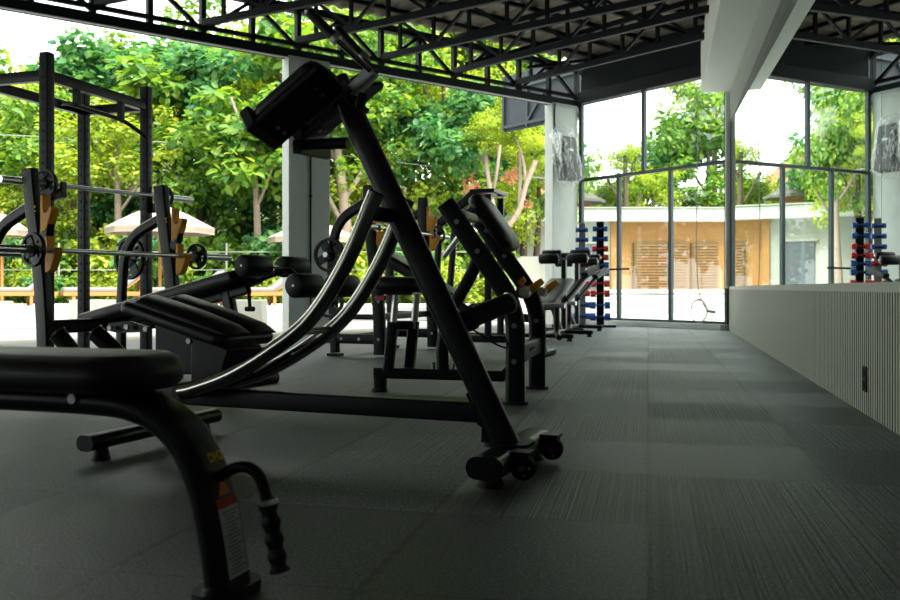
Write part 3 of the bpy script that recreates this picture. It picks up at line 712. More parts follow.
MB().sweep([p0_+d_*.2-n_*.03, p1_-d_*.03-n_*.03], rrect(.05, .07, .01), side=(0, 1, 0)).build('pad_beam', 'metal', bench1)
MB().sweep([(1.0, 0, .60), (1.14, 0, .02)], rrect(.06, .085, .02), side=(0, 1, 0)).build('front_leg', 'metal', bench1, ang=50)
MB().sweep([(1.14, -.3, .03), (1.14, .3, .03)], rrect(.06, .07, .02), side=(0, 0, 1)).build('front_foot', 'metal', bench1, ang=50)
MB().sweep(fillet([(1.05, 0, .60), (1.33, 0, .70), (1.52, 0, .74), (1.60, 0, .62), (1.775, 0, .635)], .12), circ(.022, 14)).build('roller_arm', 'metal', bench1, ang=60)
for x, z, r_ in ((1.385, .755, .067), (1.775, .635, .070)):
    rod = MB().cyl((x, -.28, z), (x, .28, z), .014, n=14).build('roller_axle', 'steel', bench1)
    for s_ in (-1, 1):
        rr = MB().lathe([(0, 0), (r_-.012, 0), (r_, .012), (r_, .208), (r_-.012, .22), (0, .22)], (x, s_*.07, z), (x, s_*1.07, z), 30).build('foam_roller', 'foam', bench1, ang=50)
        MB().cyl((x, s_*.288, z), (x, s_*.2935, z), .007, n=12).build('roller_cap', 'bolt', rr)
ps = MB().cyl((1.18, 0, .62), (1.19, 0, .50), .011).cyl((1.16, 0, .49), (1.22, 0, .49), .016).cyl((1.19, 0, .50), (1.19, 0, .485), .02); ps.build('adjust_pin', 'rubber', bench1)
MB().cyl((.55, -.152, .55), (.55, -.156, .55), .010).build('pad_bolt', 'bolt', bench1)
def L2W(root, p):
    a_ = root.rotation_euler.z; return V((root.location.x+p[0]*math.cos(a_)-p[1]*math.sin(a_), root.location.y+p[0]*math.sin(a_)+p[1]*math.cos(a_), p[2]))
b1z = bench1.rotation_euler.z
barbell(L2W(bench1, (.035, -.65, .862)), L2W(bench1, (.035, .65, .862)), 'steel barbell resting in the lower amber cups of the decline bench', .016, .40)
weight_plate(.108, .03, L2W(bench1, (.035, -.69, .862)), b1z, 'small black plate on the near end of the decline bench barbell')
weight_plate(.100, .03, L2W(bench1, (.035, .69, .862)), b1z, 'small black plate on the far end of the decline bench barbell')
weight_plate(.172, .035, L2W(bench1, (-.66, .66, .86)), b1z, 'large black plate hung on the rear brace of the decline bench')
cl = MB(); o_ = V((0, 0, 0))
for t in range(3): cl.lathe([(.026, 0), (.030, .003), (.026, .006)], (0, -.012*t, 0), (0, 1-.012*t, 0), 18)
sc_ = empty('spring_collar', L2W(bench1, (.035, -.73, .862)), b1z, 'steel spring collar clipped on the near barbell end beside its plate', 'collar')
cl.build('spring', 'steel', sc_)
MB().tube([(.02, 0, -.02), (.05, -.02, -.085)], .004, 8).tube([(-.01, -.02, -.028), (.0, -.04, -.10)], .004, 8).build('spring_handle', 'steel', sc_)

bench2 = empty('incline_bench', (-.495, 8.6, 0), math.atan2(-.378, .926), 'black incline bench with bar cups behind the tall abdominal machine', 'bench')
for c in (-.6, .6):
    up_ = MB().sweep(catmull([(-.01, c, 1.55), (.0, c, 1.2), (.05, c, .8), (.09, c, .4), (.10, c, .02)]), OT, side=(0, 1, 0)).build('upright', 'metal', bench2, ang=50)
    br = MB().sweep(fillet([(.0, c, 1.42), (-.34, c, 1.24), (-.40, c, .90), (-.36, c, .03)], .2, 8), rrect(.055, .095, .024, 5), side=(0, 1, 0)).build('rear_brace', 'metal', bench2, ang=50)
    cup(bench2, (.05, c, 1.33), 1); cup(bench2, (.08, c, 1.12), 1, .9)
    MB().sweep([(-.45, c, .16), (.12, c, .16)], rrect(.05, .09, .01), side=(0, 1, 0)).build('base_rail', 'metal', bench2, ang=50)
    MB().sweep([(-.38, c, .36), (.10, c, .36)], rrect(.05, .05, .01), side=(0, 1, 0)).build('side_rail', 'metal', bench2, ang=50)
    pg = MB().cyl((-.38, c-.15, .925), (-.38, c, .925), .024, n=16).build('storage_peg', 'steel', br)
    for x, z in ((-.28, .16), (-.1, .16), (.1, .16), (.1, .5)): MB().cyl((x, c-.028, z), (x, c-.036, z), .013).build('frame_bolt', 'bolt', bench2)
    MB().box((-.36, c, .012), (.12, .1, .024)).build('foot_plate', 'rubber', bench2); 
p0_, p1_ = V((-.09, 0, .90)), V((.62, 0, .50)); d_ = (p1_-p0_).normalized(); n_ = V((-d_.z, 0, d_.x))
MB().cushion(frame((p0_+p1_)/2, d_, n_), .84, .3, .06, .06, .018).build('back_pad', 'vinyl', bench2, ang=60)
MB().sweep([p0_-n_*.03, p1_+d_*.1-n_*.03, (1.35, 0, .34), (1.45, 0, .03)], rrect(.06, .08, .02), side=(0, 1, 0)).build('spine_beam', 'metal', bench2, ang=50)
MB().cushion(frame((.98, 0, .43), (1, 0, .12), (0, 0, 1)), .42, .34, .07, .06, .018).build('seat_pad', 'vinyl', bench2, ang=60)
MB().sweep([(1.45, -.3, .03), (1.45, .3, .03)], rrect(.06, .07, .02), side=(0, 0, 1)).build('front_foot', 'metal', bench2, ang=50)
MB().sweep([(0.05, -.6, .36), (.05, .6, .36)], rrect(.06, .05, .01), side=(0, 0, 1)).build('crossbar', 'metal', bench2)
MB().sweep([(-.33, -.6, .16), (-.33, .6, .16)], rrect(.06, .05, .01), side=(0, 0, 1)).build('rear_crossbar', 'metal', bench2)
b2z = bench2.rotation_euler.z
barbell(L2W(bench2, (.10, -.65, 1.165)), L2W(bench2, (.10, .65, 1.165)), 'steel barbell lying in the lower cups of the incline bench', .0145, .36)
weight_plate(.10, .03, L2W(bench2, (.10, .69, 1.165)), b2z, 'small black plate on the far end of the incline bench barbell')
weight_plate(.160, .04, L2W(bench2, (-.38, -.67, .925)), b2z, 'spoked black plate hung beside the middle grey column')
weight_plate(.150, .04, L2W(bench2, (-.39, -.66, .50)), b2z, 'black plate low on the incline bench frame behind the chrome rails')
MB().cyl((-.38, -.75, .50), (-.38, -.6, .50), .024, n=16).build('storage_peg', 'steel', bench2)

# ------------------------------------------------------------------ preacher curl bench
pr = empty('preacher_curl_bench', (.443, 5.13, 0), math.atan2(-.25, .97), 'black preacher curl bench with slanted arm pad and small round seat', 'bench')
for c in (-.38, .38):
    lg_ = MB().sweep(catmull([(-.385, c, 1.085), (-.29, c, .945), (-.19, c, .80), (-.09, c, .66), (-.03, c, .55), (0, c, .42), (0, c, .2), (0, c, .01)]), rrect(.060, .105, .028, 5), side=(0, 1, 0)).build('leg', 'metal', pr, ang=50)
    MB().sweep([(0, c, 0), (0, c, .014)], rrect(.14, .09, .04, 5), side=(1, 0, 0)).build('foot_plate', 'rubber', lg_)
    for x, z in ((0, .42), (0, .23), (-.315, .98), (-.20, .82)): MB().cyl((x, c-.028, z), (x, c-.037, z), .0135).build('leg_bolt', 'bolt', lg_)
    # bar rest at the elbow of the leg
    e_ = V((.045, c*.82, .60))
    MB().cyl(e_-V((0, .05, 0)), e_+V((0, .03, 0)), .028, n=20).build('bar_rest', 'steel', pr)
    MB().prism([e_+V((.0, .03, -.035)), e_+V((.095, .03, .05)), e_+V((.075, .03, .075)), e_+V((-.02, .03, .01))], (0, .045, 0)).build('bar_hook', 'orange', pr, bevel=.004)
MB().prism([(.02, -.33, .63), (.05, -.33, .66), (.035, -.33, .685), (.0, -.33, .655)], (0, .03, 0)).build('bar_hook', 'orange', pr, bevel=.003)
MB().cyl((.035, -.36, .60), (.035, -.335, .60), .036).build('red_stop', 'red', pr)
MB().sweep([(0, -.38, .27), (0, .38, .27)], rrect(.10, .06, .01), side=(0, 0, 1)).build('leg_crossbar', 'metal', pr)
for c in (-.06, 0, .06): MB().cyl((.03, c, .27), (.04, c, .27), .012).build('crossbar_bolt', 'bolt', pr)
d_ = V((.31, 0, -.44)).normalized(); n_ = V((-d_.z, 0, d_.x))
MB().sweep([V((-.36, -.38, 1.04)), V((-.36, .38, 1.04))], rrect(.05, .06, .01), side=(0, 0, 1)).build('upper_crossbar', 'metal', pr)
MB().cushion(frame(V((-.235, -.05, .955))+n_*.035, d_, n_), .37, .42, .075, .10, .025, .004).build('arm_pad', 'vinyl', pr, ang=60)
MB().sweep([(-.925, 0, .112), (-.14, 0, .112), (.0, 0, .25)], rrect(.055, .065, .012), side=(0, 1, 0)).build('base_beam', 'metal', pr, ang=50)
MB().sweep([(-.89, 0, .10), (-.89, 0, .02)], rrect(.06, .075, .015), side=(0, 1, 0)).build('rear_leg', 'metal', pr, ang=50)
MB().cyl((-.895, 0, 0), (-.895, 0, .02), .05, .045).build('rubber_foot', 'rubber', pr)
for x, c in ((-.80, -.03), (-.70, .07)):
    o_ = MB().sweep([(x-.03, c, .13), (x, c, .42)], rrect(.06, .06, .012), side=(0, 1, 0)).build('seat_sleeve', 'metal', pr, ang=50)
    MB().cyl((x, c, .40), (x+.02, c, .60), .021, n=18).build('seat_post', 'steel', pr)
MB().box((-.75, .02, .40), (.14, .06, .05)).build('sleeve_bracket', 'metal', pr, bevel=.006)
MB().cushion(frame((-.755, 0, .60), (1, 0, -.03), (0, 0, 1)), .30, .34, .085, .10, .03, .004).build('seat_pad', 'vinyl', pr, ang=60)
MB().box((-.755, 0, .592), (.2, .22, .02)).build('seat_plate', 'metal', pr)
MB().bar((-.90, -.05, .56), (-.83, -.08, .565), .03, .022).build('seat_lever', 'red', pr, bevel=.005)
MB().sweep(catmull([(-.50, 0, .13), (-.50, 0, .3), (-.44, 0, .50), (-.33, 0, .70), (-.27, 0, .85)]), rrect(.055, .075, .024), side=(0, 1, 0)).build('mast', 'metal', pr, ang=50)
for x in (-.56, -.44): MB().cyl((x, 0, .08), (x, 0, .185), .011).build('mast_bolt', 'bolt', pr)

# press frame behind the preacher bench
pf = empty('press_frame', (.30, 10.6, 0), math.radians(-20), 'black angled press frame standing behind the preacher curl bench', 'exercise machine')
t0, t1 = look(pf, 458, 207, -.25), look(pf, 475, 193, -.25)
for c in (-.25, .25):
    MB().sweep([(t0.x-.25, c, t0.z-.2), (t1.x, c, t1.z)], rrect(.06, .11, .02), side=(0, 1, 0)).build('sloped_arm', 'metal', pf, ang=50)
    MB().sweep([(.24, c, t1.z-.02), (.24, c, .03)], rrect(.05, .08, .012), side=(0, 1, 0)).build('upright', 'metal', pf, ang=50)
    MB().sweep([(-.5, c, .04), (.5, c, .04)], rrect(.06, .08, .012), side=(0, 1, 0)).build('base_rail', 'metal', pf, ang=50)
    MB().sweep([(t0.x-.22, c, t0.z-.17), (-.45, c, .06)], rrect(.06, .08, .02), side=(0, 1, 0)).build('rear_brace', 'metal', pf, ang=50)
MB().box(((t1.x+.26)/2, 0, t1.z+.02), (.30, .56, .05)).build('top_plate', 'metal', pf, bevel=.01)
MB().cyl((-.30, -.25, 1.0), (-.05, -.42, 1.22), .035).build('press_handle', 'steel', pf)

# ------------------------------------------------------------------ decline sit-up benches near the glass
def situp(loc, rz, label):
    r = empty('sit_up_bench', loc, rz, label, 'bench')      # local x: from the low end to the roller end
    p0_, p1_ = V((-.55, 0, .36)), V((.5, 0, .70)); d_ = (p1_-p0_).normalized(); n_ = V((-d_.z, 0, d_.x))
    MB().cushion(frame((p0_+p1_)/2, d_, n_), 1.1, .33, .06, .06, .018).build('pad', 'vinyl', r, ang=60)
    MB().sweep([p0_+d_*.1-n_*.035, p1_+d_*.05-n_*.035], rrect(.05, .08, .01), side=(0, 1, 0)).build('pad_beam', 'metal', r, ang=50)
    MB().sweep([(.56, 0, .03), (.56, 0, 1.06)], rrect(.06, .09, .012), side=(0, 1, 0)).build('mast', 'metal', r, ang=50)
    for x, z, rr_ in ((.52, 1.00, .064), (.66, 1.07, .05)):
        MB().cyl((x, -.33, z), (x, .33, z), .014, n=12).build('roller_axle', 'steel', r)
        for s_ in (-1, 1):
            MB().lathe([(0, 0), (rr_-.01, 0), (rr_, .01), (rr_, .24), (rr_-.01, .25), (0, .25)], (x, s_*.065, z), (x, s_*1.065, z), 24).build('foam_roller', 'foam', r, ang=50)
    for x in (-.45, .56):
        MB().sweep([(x, -.38, .06), (x, .38, .06)], rrect(.05, .07, .015), side=(0, 0, 1)).build('cross_foot', 'metal', r, ang=50)
        for s_ in (-1, 1): MB().cyl((x, s_*.33, 0), (x, s_*.33, .04), .035, .028).build('rubber_foot', 'rubber', r)
    MB().sweep([(-.45, 0, .07), (.56, 0, .07)], rrect(.06, .06, .012), side=(0, 1, 0)).build('base_beam', 'metal', r, ang=50)
    MB().sweep([(-.40, 0, .38), (-.45, 0, .07)], rrect(.055, .07, .012), side=(0, 1, 0)).build('low_leg', 'metal', r, ang=50)
    MB().sweep([(-.1, 0, .48), (.40, 0, .08)], rrect(.05, .07, .012), side=(0, 1, 0)).build('brace', 'metal', r, ang=50)
    MB().sweep(fillet([(-.1, -.2, .48), (.35, -.34, .78), (.70, -.40, .86)], .12), circ(.028)).build('handle_bar', 'metal', r, ang=60)
    MB().sweep([(.30, -.335, .78), (.66, -.395, .885)], rrect(.09, .07, .02), side=(0, 1, 0)).build('grip_pad', 'foam', r, ang=50)
    MB().sweep(fillet([(-.62, -.22, .40), (-.62, -.22, .1), (-.8, -.3, .06)], .18), circ(.033)).build('curved_leg', 'metal', r, ang=60)
    MB().cyl((-.62, -.32, .42), (-.62, -.06, .42), .03, n=16).build('chrome_stub', 'steel', r)
    return r
situp((1.26, 10.95, 0), math.radians(68), 'sit-up bench with paired foam rollers, nearest bench to the dumbbell rack')
s2 = copy_tree(bpy.data.objects['sit_up_bench']); s2.location = (1.64, 12.55, 0); s2.rotation_euler.z = math.radians(66)
s2['label'] = 'sit-up bench half hidden behind the other roller bench, closest to the glass'

# ------------------------------------------------------------------ dumbbell racks
def hexhead(mb, x0, x1, r):
    pr_ = [(r*math.cos(PI/6+PI/3*i), r*math.sin(PI/6+PI/3*i)) for i in range(6)]
    mb.sweep([(x0, 0, 0), (x0+(x1-x0)*.15, 0, 0), (x1-(x1-x0)*.15, 0, 0), (x1, 0, 0)], pr_)
def dbrack(loc, post_m, label, where, cols, sc, k):
    rk = empty('dumbbell_rack', loc, math.radians(-10), label, 'rack')
    MB().box((0, .03, .86), (.12, .06, 1.66)).build('post', post_m, rk, bevel=.006)
    MB().box((0, .02, .02), (.50, .42, .04)).build('base', 'metal', rk, bevel=.008)
    zs = [H+(HZ-y_)/F*14.25 for y_ in (229, 239, 249, 257.5, 265, 273, 283.5, 293.5, 305, 316.5)]
    cnt = {}; tot = {c: cols.count(c) for c in cols}
    word = ['topmost', 'second', 'third', 'fourth', 'fifth', 'sixth']
    for i, z in enumerate(zs):
        cr_ = MB().box((0, -.035, z-.02), (.10, .10, .012)); 
        for sx in (-.045, .045): cr_.box((sx, -.055, z-.022), (.02, .14, .014)).box((sx, -.118, z-.012), (.02, .012, .03))
        cr_.build('cradle', 'metal', rk)
        c = cols[i]; n_ = cnt.get(c, 0); cnt[c] = n_+1; nm = 'red' if c == 'redv' else 'blue'
        lb = ('lowest %s dumbbell %s' % (nm, where)) if n_ == tot[c]-1 else ('%s %s dumbbell %s' % (word[n_], nm, where) if n_ == 0 else '%s %s dumbbell from the top %s' % (word[n_], nm, where))
        wd = (.112+.0048*i)*sc; r_ = (.048+.0018*i)*sc
        d = empty('dumbbell', L2W(rk, (0, -.075, z)), rk.rotation_euler.z, lb, 'dumbbell', 'dumbbells '+where)
        MB().cyl((-wd*.6, 0, 0), (wd*.6, 0, 0), .016, n=12).build('handle', c, d)
        for s_ in (-1, 1):
            hm = MB(); hexhead(hm, s_*wd*.45, s_*wd*1.05, r_); hm.build('head', c, d, bevel=.004, ang=30)
    return rk
B_, R__ = 'blue', 'redv'
rk = dbrack((2.405, 14.25, 0), 'metal', 'tall black vertical dumbbell rack by the glass wall', 'on the black rack', [B_, B_, R__, R__, B_, B_, R__, R__, B_, B_], 1.0, 0)
MB().cyl((.05, .0, .92), (.46, -.02, .93), .016, n=12).build('side_arm', 'metal', rk)
dbrack((2.16, 14.55, 0), 'steel', 'pale steel dumbbell rack half hidden behind the sit-up benches', 'on the pale steel rack', [B_, B_, B_, R__, R__, B_, R__, R__, B_, B_], .85, 1)

# ------------------------------------------------------------------ power rack
pk = empty('power_rack', (-3.0, 6.85, 0), 0, 'tall black power rack of four perforated posts in the left opening', 'rack')
e1 = V((.3, .955, 0)); e2 = V((-.955, .3, 0)); P1 = V((-2.845, 6.28, 0))-pk.location; P3 = P1+e1*1.12; P2 = P3+e2*.62; P4 = P1+e2*.62
rzk = math.atan2(e1.y, e1.x)
for q_ in (P1, P3, P2, P4):
    ho = MB().sweep([q_, q_+V((0, 0, 2.28))], rrect(.075, .075, .008), side=e1); nf_ = len(ho.f)
    for z in np.arange(.15, 2.2, .075):
        ho.cyl(q_-e2*.0372+V((0, 0, z)), q_-e2*.0385+V((0, 0, z)), .011, n=10); ho.cyl(q_-e1*.0372+V((0, 0, z)), q_-e1*.0385+V((0, 0, z)), .011, n=10)
    ps_ = ho.build('post', 'metal', pk, ang=50); ps_.data.materials.append(M['wood_black'])
    for f__ in list(ps_.data.polygons)[nf_:]: f__.material_index = 1
    MB().box(q_+V((0, 0, .006)), (.16, .16, .012), Matrix.Rotation(rzk, 3, 'Z')).build('foot_plate', 'metal', ps_)
for a_, b_ in ((P1, P3), (P4, P2), (P1, P4), (P3, P2)):
    MB().sweep([a_+V((0, 0, 2.12)), b_+V((0, 0, 2.12))], rrect(.075, .06, .006), side=(0, 0, 1)).build('top_beam', 'metal', pk, ang=50)
for a_, b_ in ((P1, P3), (P4, P2)):
    MB().sweep([a_+V((0, 0, .06)), b_+V((0, 0, .06))], rrect(.075, .06, .006), side=(0, 0, 1)).build('base_beam', 'metal', pk, ang=50)
pm = (P1+P4)/2; pm2 = (P3+P2)/2; 
pubar = fillet([P1+e1*.10-e2*.02+V((0, 0, 1.945)), P1+e1*.22+V((0, 0, 1.97)), P1+e1*.84+V((0, 0, 1.955)), P1+e1*1.08-e2*.03+V((0, 0, 1.86))], .1)
pub = MB().tube(pubar, .017, 12).build('pull_up_bar', 'metal', pk)
for f_ in (.30, .80): MB().bar(P1+e1*f_+V((0, 0, 1.96)), P1+e1*f_+V((0, 0, 2.10)), .035, .045, side=e1).build('pull_up_hanger', 'metal', pub)
for q_ in (P1, P3):
    MB().prism([q_-e2*.0375+V((0, 0, 1.24)), q_-e2*.13+V((0, 0, 1.26)), q_-e2*.13+V((0, 0, 1.37)), q_-e2*.11+V((0, 0, 1.37)), q_-e2*.11+V((0, 0, 1.325)), q_-e2*.0375+V((0, 0, 1.32))], e1*.05).build('j_hook', 'metal', pk, bevel=.004)
k1 = pk.location+P1-e2*.072+e1*-.06; k3 = pk.location+P3-e2*.072+e1*.10
barbell((k1.x, k1.y, 1.345), (k3.x, k3.y, 1.385), 'steel barbell held high on the hooks of the power rack', .016, .44)
dk = (k3-k1).normalized(); ak = math.atan2(dk.y, dk.x)-PI/2
pA = k1-dk*.035; pB = k3+dk*.035
weight_plate(.100, .03, (pA.x, pA.y, 1.345), ak, 'small black plate on the near end of the power rack barbell')
weight_plate(.094, .03, (pB.x, pB.y, 1.385), ak, 'small black plate on the far end of the power rack barbell')

# ------------------------------------------------------------------ outside: terrace, pool, loungers, umbrellas
gd = MB().prism([(-45, 3, -.32), (q0.x-.0, 15.6, -.32), (6, 13, -.32), (30, 13, -.32), (30, 90, -.32), (-45, 90, -.32)], (0, 0, .25)); struct(gd, 'ground', 'soil', smooth=False)
tr = MB().prism([P(26, -.2, -.07), P(-.3, -.2, -.07), P(-.3, 6, -.07), V((30, 14, -.07)), V((30, 27.9, -.07)), V((-30, 27.9, -.07)), V((-30, 8, -.07))], (0, 0, .045)); struct(tr, 'terrace', 'terrace', smooth=False)
tn = MB().prism([P(26, 0, -.024), P(.0, 0, -.024), P(-.0, -.7, -.024), P(26, -.7, -.024)], (0, 0, .015)); struct(tn, 'trim_edging', 'tan', smooth=False)
pfm = MB().prism([(-16, 15.9, -.02), (1.2, 17.6, -.02), (2.1, 21.5, -.02), (-16, 21.5, -.02)], (0, 0, .27)); struct(pfm, 'trim_platform', 'terrace', bevel=.01)
for i, (px, w_) in enumerate(((93, .62), (250, .50))):
    p_ = at(px, 300, 15.4); struct(MB().box((p_.x, 15.4, .20), (w_, .5, .44)), 'trim_plinth', 'wallwhite', bevel=.01)
wt = MB().prism([(-9.5, 14.0, -.02), (-6.6, 14.0, -.02), (-6.75, 15.7, -.02), (-9.5, 15.7, -.02)], (0, 0, .03)); struct(wt, 'water', 'water', smooth=False)
def lounger():
    r = empty('sun_lounger', (0, 0, 0))
    tag(r, 'teak sun lounger with grey cushion on the pale terrace', 'sun lounger', 'sun loungers')
    f = MB()
    for c in (-.32, .32): f.box((-.0, c, .28), (1.9, .05, .09))
    for i in range(12): f.box((-.88+.16*i, 0, .31), (.10, .62, .025))
    f.build('frame', 'teak', r)
    for x in (-.72, .35, .80):
        for c in (-.30, .30): MB().box((x, c, .13), (.07, .06, .26)).build('leg', 'teak', r)
    MB().cushion(Matrix.Translation((-.28, 0, .325)), 1.32, .64, .10, .05, .03).build('seat_cushion', 'cushion', r)
    MB().cushion(frame((.62, 0, .53), (.66, 0, .50), (-.5, 0, .66)), .74, .64, .10, .05, .03).build('back_cushion', 'cushion', r)
    MB().bar((.38, 0, .33), (.92, 0, .72), .6, .03, side=(0, 1, 0)).build('backrest', 'teak', r)
    MB().bar((.80, 0, .30), (.86, 0, .66), .5, .03, side=(0, 1, 0)).build('backrest_prop', 'teak', r)
    return r
lo = lounger()
for i, px in enumerate((14, 104, 186, 258, 345)):
    o_ = lo if i == 0 else copy_tree(lo)
    p_ = at(px, 305, 18.7+.1*i); o_.location = (p_.x, p_.y, .25); o_.rotation_euler.z = math.radians(32-3*i); o_.scale = (.86, .86, .92)
    o_['label'] = ['teak sun lounger with grey cushion behind the left bench upright', 'teak sun lounger seen through the power rack posts', 'teak sun lounger under the big cream umbrella', 'teak sun lounger just left of the middle grey column', 'teak sun lounger right of the middle grey column behind the chrome rails'][i]
def umbrella(loc, R_can, z_rim, z_top, label, side=8):
    r = empty('patio_umbrella', loc, random.uniform(0, .3), label, 'umbrella', 'cream patio umbrellas')
    m_ = MB(); n = side; ring = [V((R_can*math.cos(2*PI*i/n), R_can*math.sin(2*PI*i/n), z_rim)) for i in range(n)]
    mid = [V((R_can*.5*math.cos(2*PI*i/n), R_can*.5*math.sin(2*PI*i/n), z_rim+(z_top-z_rim)*.56)) for i in range(n)]
    t_ = V((0, 0, z_top)); low = [p+V((0, 0, -.13)) for p in ring]
    vs = ring+mid+[t_]+low; fs = []
    for i in range(n):
        j = (i+1) % n; fs += [(i, j, n+j, n+i), (n+i, n+j, 2*n), (2*n+1+i, 2*n+1+j, j, i)]
    m_.add(vs, fs); m_.add([v-V((0, 0, .012)) for v in vs], [f[::-1] for f in fs]); m_.build('canopy', 'canvas', r, smooth=False)
    MB().cyl((0, 0, 0), (0, 0, z_top+.05), .035, n=12).build('pole', 'teak', r)
    rb = MB()
    for i in range(n): rb.bar(ring[i]-V((0, 0, .03)), t_-V((0, 0, .08)), .025, .02)
    rb.build('ribs', 'teak', r)
    MB().cyl((0, 0, 0), (0, 0, .07), .26, .24).build('base', 'tan', r)
    return r
p_ = at(160, 290, 20.2); umbrella((p_.x, p_.y, .25), 1.20, 1.74, 2.30, 'large cream patio umbrella seen left of the middle column')
p_ = at(313, 290, 22.0); umbrella((p_.x, p_.y, .15), 1.12, 1.72, 2.18, 'cream patio umbrella partly hidden behind the middle column')
p_ = at(2, 290, 21.0); umbrella((p_.x, p_.y, .25), .60, 1.75, 2.15, 'small cream patio umbrella behind the left bench upright')
# wire fence
fe = empty('wire_fence', (-5, 22.3, 0), 0, 'thin wire fence between the loungers and the garden', 'fence')
fx = [x for x in np.arange(-9, 6.5, 2.1)]
for x in fx: MB().cyl((x, 0, 0), (x, 0, 1.75), .025, n=10).build('post', 'cable', fe)
for y_ in (252, 270): 
    z = H+(HZ-y_)/F*22.3; MB().tube([(-9.5, 0, z), (6.3, 0, z)], .012, 8).build('wire', 'cable', fe)
ow = MB().tube(catmull([at(-20, 134, 23), at(180, 143, 23.3), at(300, 151, 23.6), at(420, 165, 24), at(560, 180, 24.4)]), .012, 8); tag(ow.build('overhead_wire', 'cable'), 'thin overhead wire strung across the trees', 'wire')

# ------------------------------------------------------------------ villa seen through the glass
vl = empty('villa', (5, 28, 0), 0, 'low white villa with timber front and flat roof beyond the glass', 'building')
def B(x0, x1, y0, y1, z0, z1): return MB().box(((x0+x1)/2-5, (y0+y1)/2-28, (z0+z1)/2), (x1-x0, y1-y0, z1-z0))
B(2.2, 5.05, 28, 32, .3, 2.72).build('white_wall', 'wallwhite', vl)
B(5.05, 14, 28.15, 32, .3, 2.72).build('timber_wall', 'clad', vl)
B(1.9, 14, 27.6, 32.4, 2.72, 3.08).build('roof_slab', 'white', vl, bevel=.02)
B(1.9, 14, 27.35, 32.6, 3.08, 3.12).build('roof_edge', 'wallwhite', vl)
wn_ = B(3.78, 4.62, 27.96, 28.02, .62, 2.02).build('window', 'darkglass', vl)
B(3.70, 4.70, 27.93, 27.99, 2.02, 2.10).build('window_head', 'wallwhite', wn_)
B(5.05, 5.25, 27.95, 28.2, .5, 2.72).build('timber_post', 'clad', vl)
def X28(px): return (px-450)/F*28
for a_, b_ in ((634, 668), (672, 688), (692, 719)):
    pn = B(X28(a_), X28(b_), 28.05, 28.2, .58, 2.06).build('slatted_blind', 'screen', vl)
    lv_ = MB()
    for z in np.arange(.62, 2.04, .09): lv_.box(((X28(a_)+X28(b_))/2-5, .03, z), (X28(b_)-X28(a_)-.06, .04, .03))
    lv_.build('slats', 'clad', pn)
B(X28(668.5), X28(671.5), 28.0, 28.2, .5, 2.1).build('pale_curtain', 'wallwhite', vl)
B(X28(606), 14, 27.9, 28.2, .46, .58).build('plinth', 'concrete', vl)
stp = MB(); stp.box((7, 25.2, .12), (11, 4.4, .30)); stp.box((7, 26.2, .30), (11, 3.2, .24)); struct(stp, 'trim_steps', 'terrace', bevel=.01)
gwl = MB().box((1.7, 25.3, .75), (1.7, .2, 1.55)); struct(gwl, 'wall_garden', 'wallwhite')
pg_ = empty('pagoda_turret', (4.75, 33, 0), 0, 'small brick turret with a grey shingled cap above the villa roof', 'turret')
MB().box((0, 0, 1.9), (.85, .85, 3.8)).build('brick_shaft', 'brick', pg_)
MB().lathe([(0, 1.0), (.10, .82), (.30, .50), (.72, .22), (1.02, .10), (1.02, 0), (0, 0)], (0, 0, 3.78), (0, 0, 4.78), 8).build('shingled_cap', 'thatch', pg_, ang=20)
MB().cyl((0, 0, 4.7), (0, 0, 5.0), .05).build('finial', 'thatch', pg_)
hs = empty('tiled_house', (4.2, 46, 0), 0, 'distant house with a steep orange tiled roof among trees', 'house')
MB().box((0, 0, 2.6), (5.2, 4, 5.2)).build('house_wall', 'wallwhite', hs)
MB().prism([(-3.2, -2.6, 5.0), (3.2, -2.6, 5.0), (1.2, -.2, 7.6), (-1.2, -.2, 7.6)], (0, .1, 0)).prism([(-3.2, 2.6, 5.0), (3.2, 2.6, 5.0), (1.2, 0, 7.6), (-1.2, 0, 7.6)], (0, .1, 0)).build('tiled_roof', 'tile', hs)
MB().cyl((-1.2, -.1, 7.5), (-1.2, -.1, 8.0), .14).build('ridge_finial', 'tile', hs)
rh = empty('garden_shrine', (at(528, 215, 30).x, 30, 0), 0, 'little red brick shrine with a pale ledge among the trees', 'shrine')
MB().box((0, 0, 1.4), (1.1, 1.0, 2.8)).build('brick_body', 'brick', rh); MB().box((-.05, -.05, 2.0), (1.7, 1.3, .16)).build('pale_ledge', 'white', rh); MB().box((0, 0, 3.15), (.6, .6, .7)).build('brick_top', 'brick', rh)
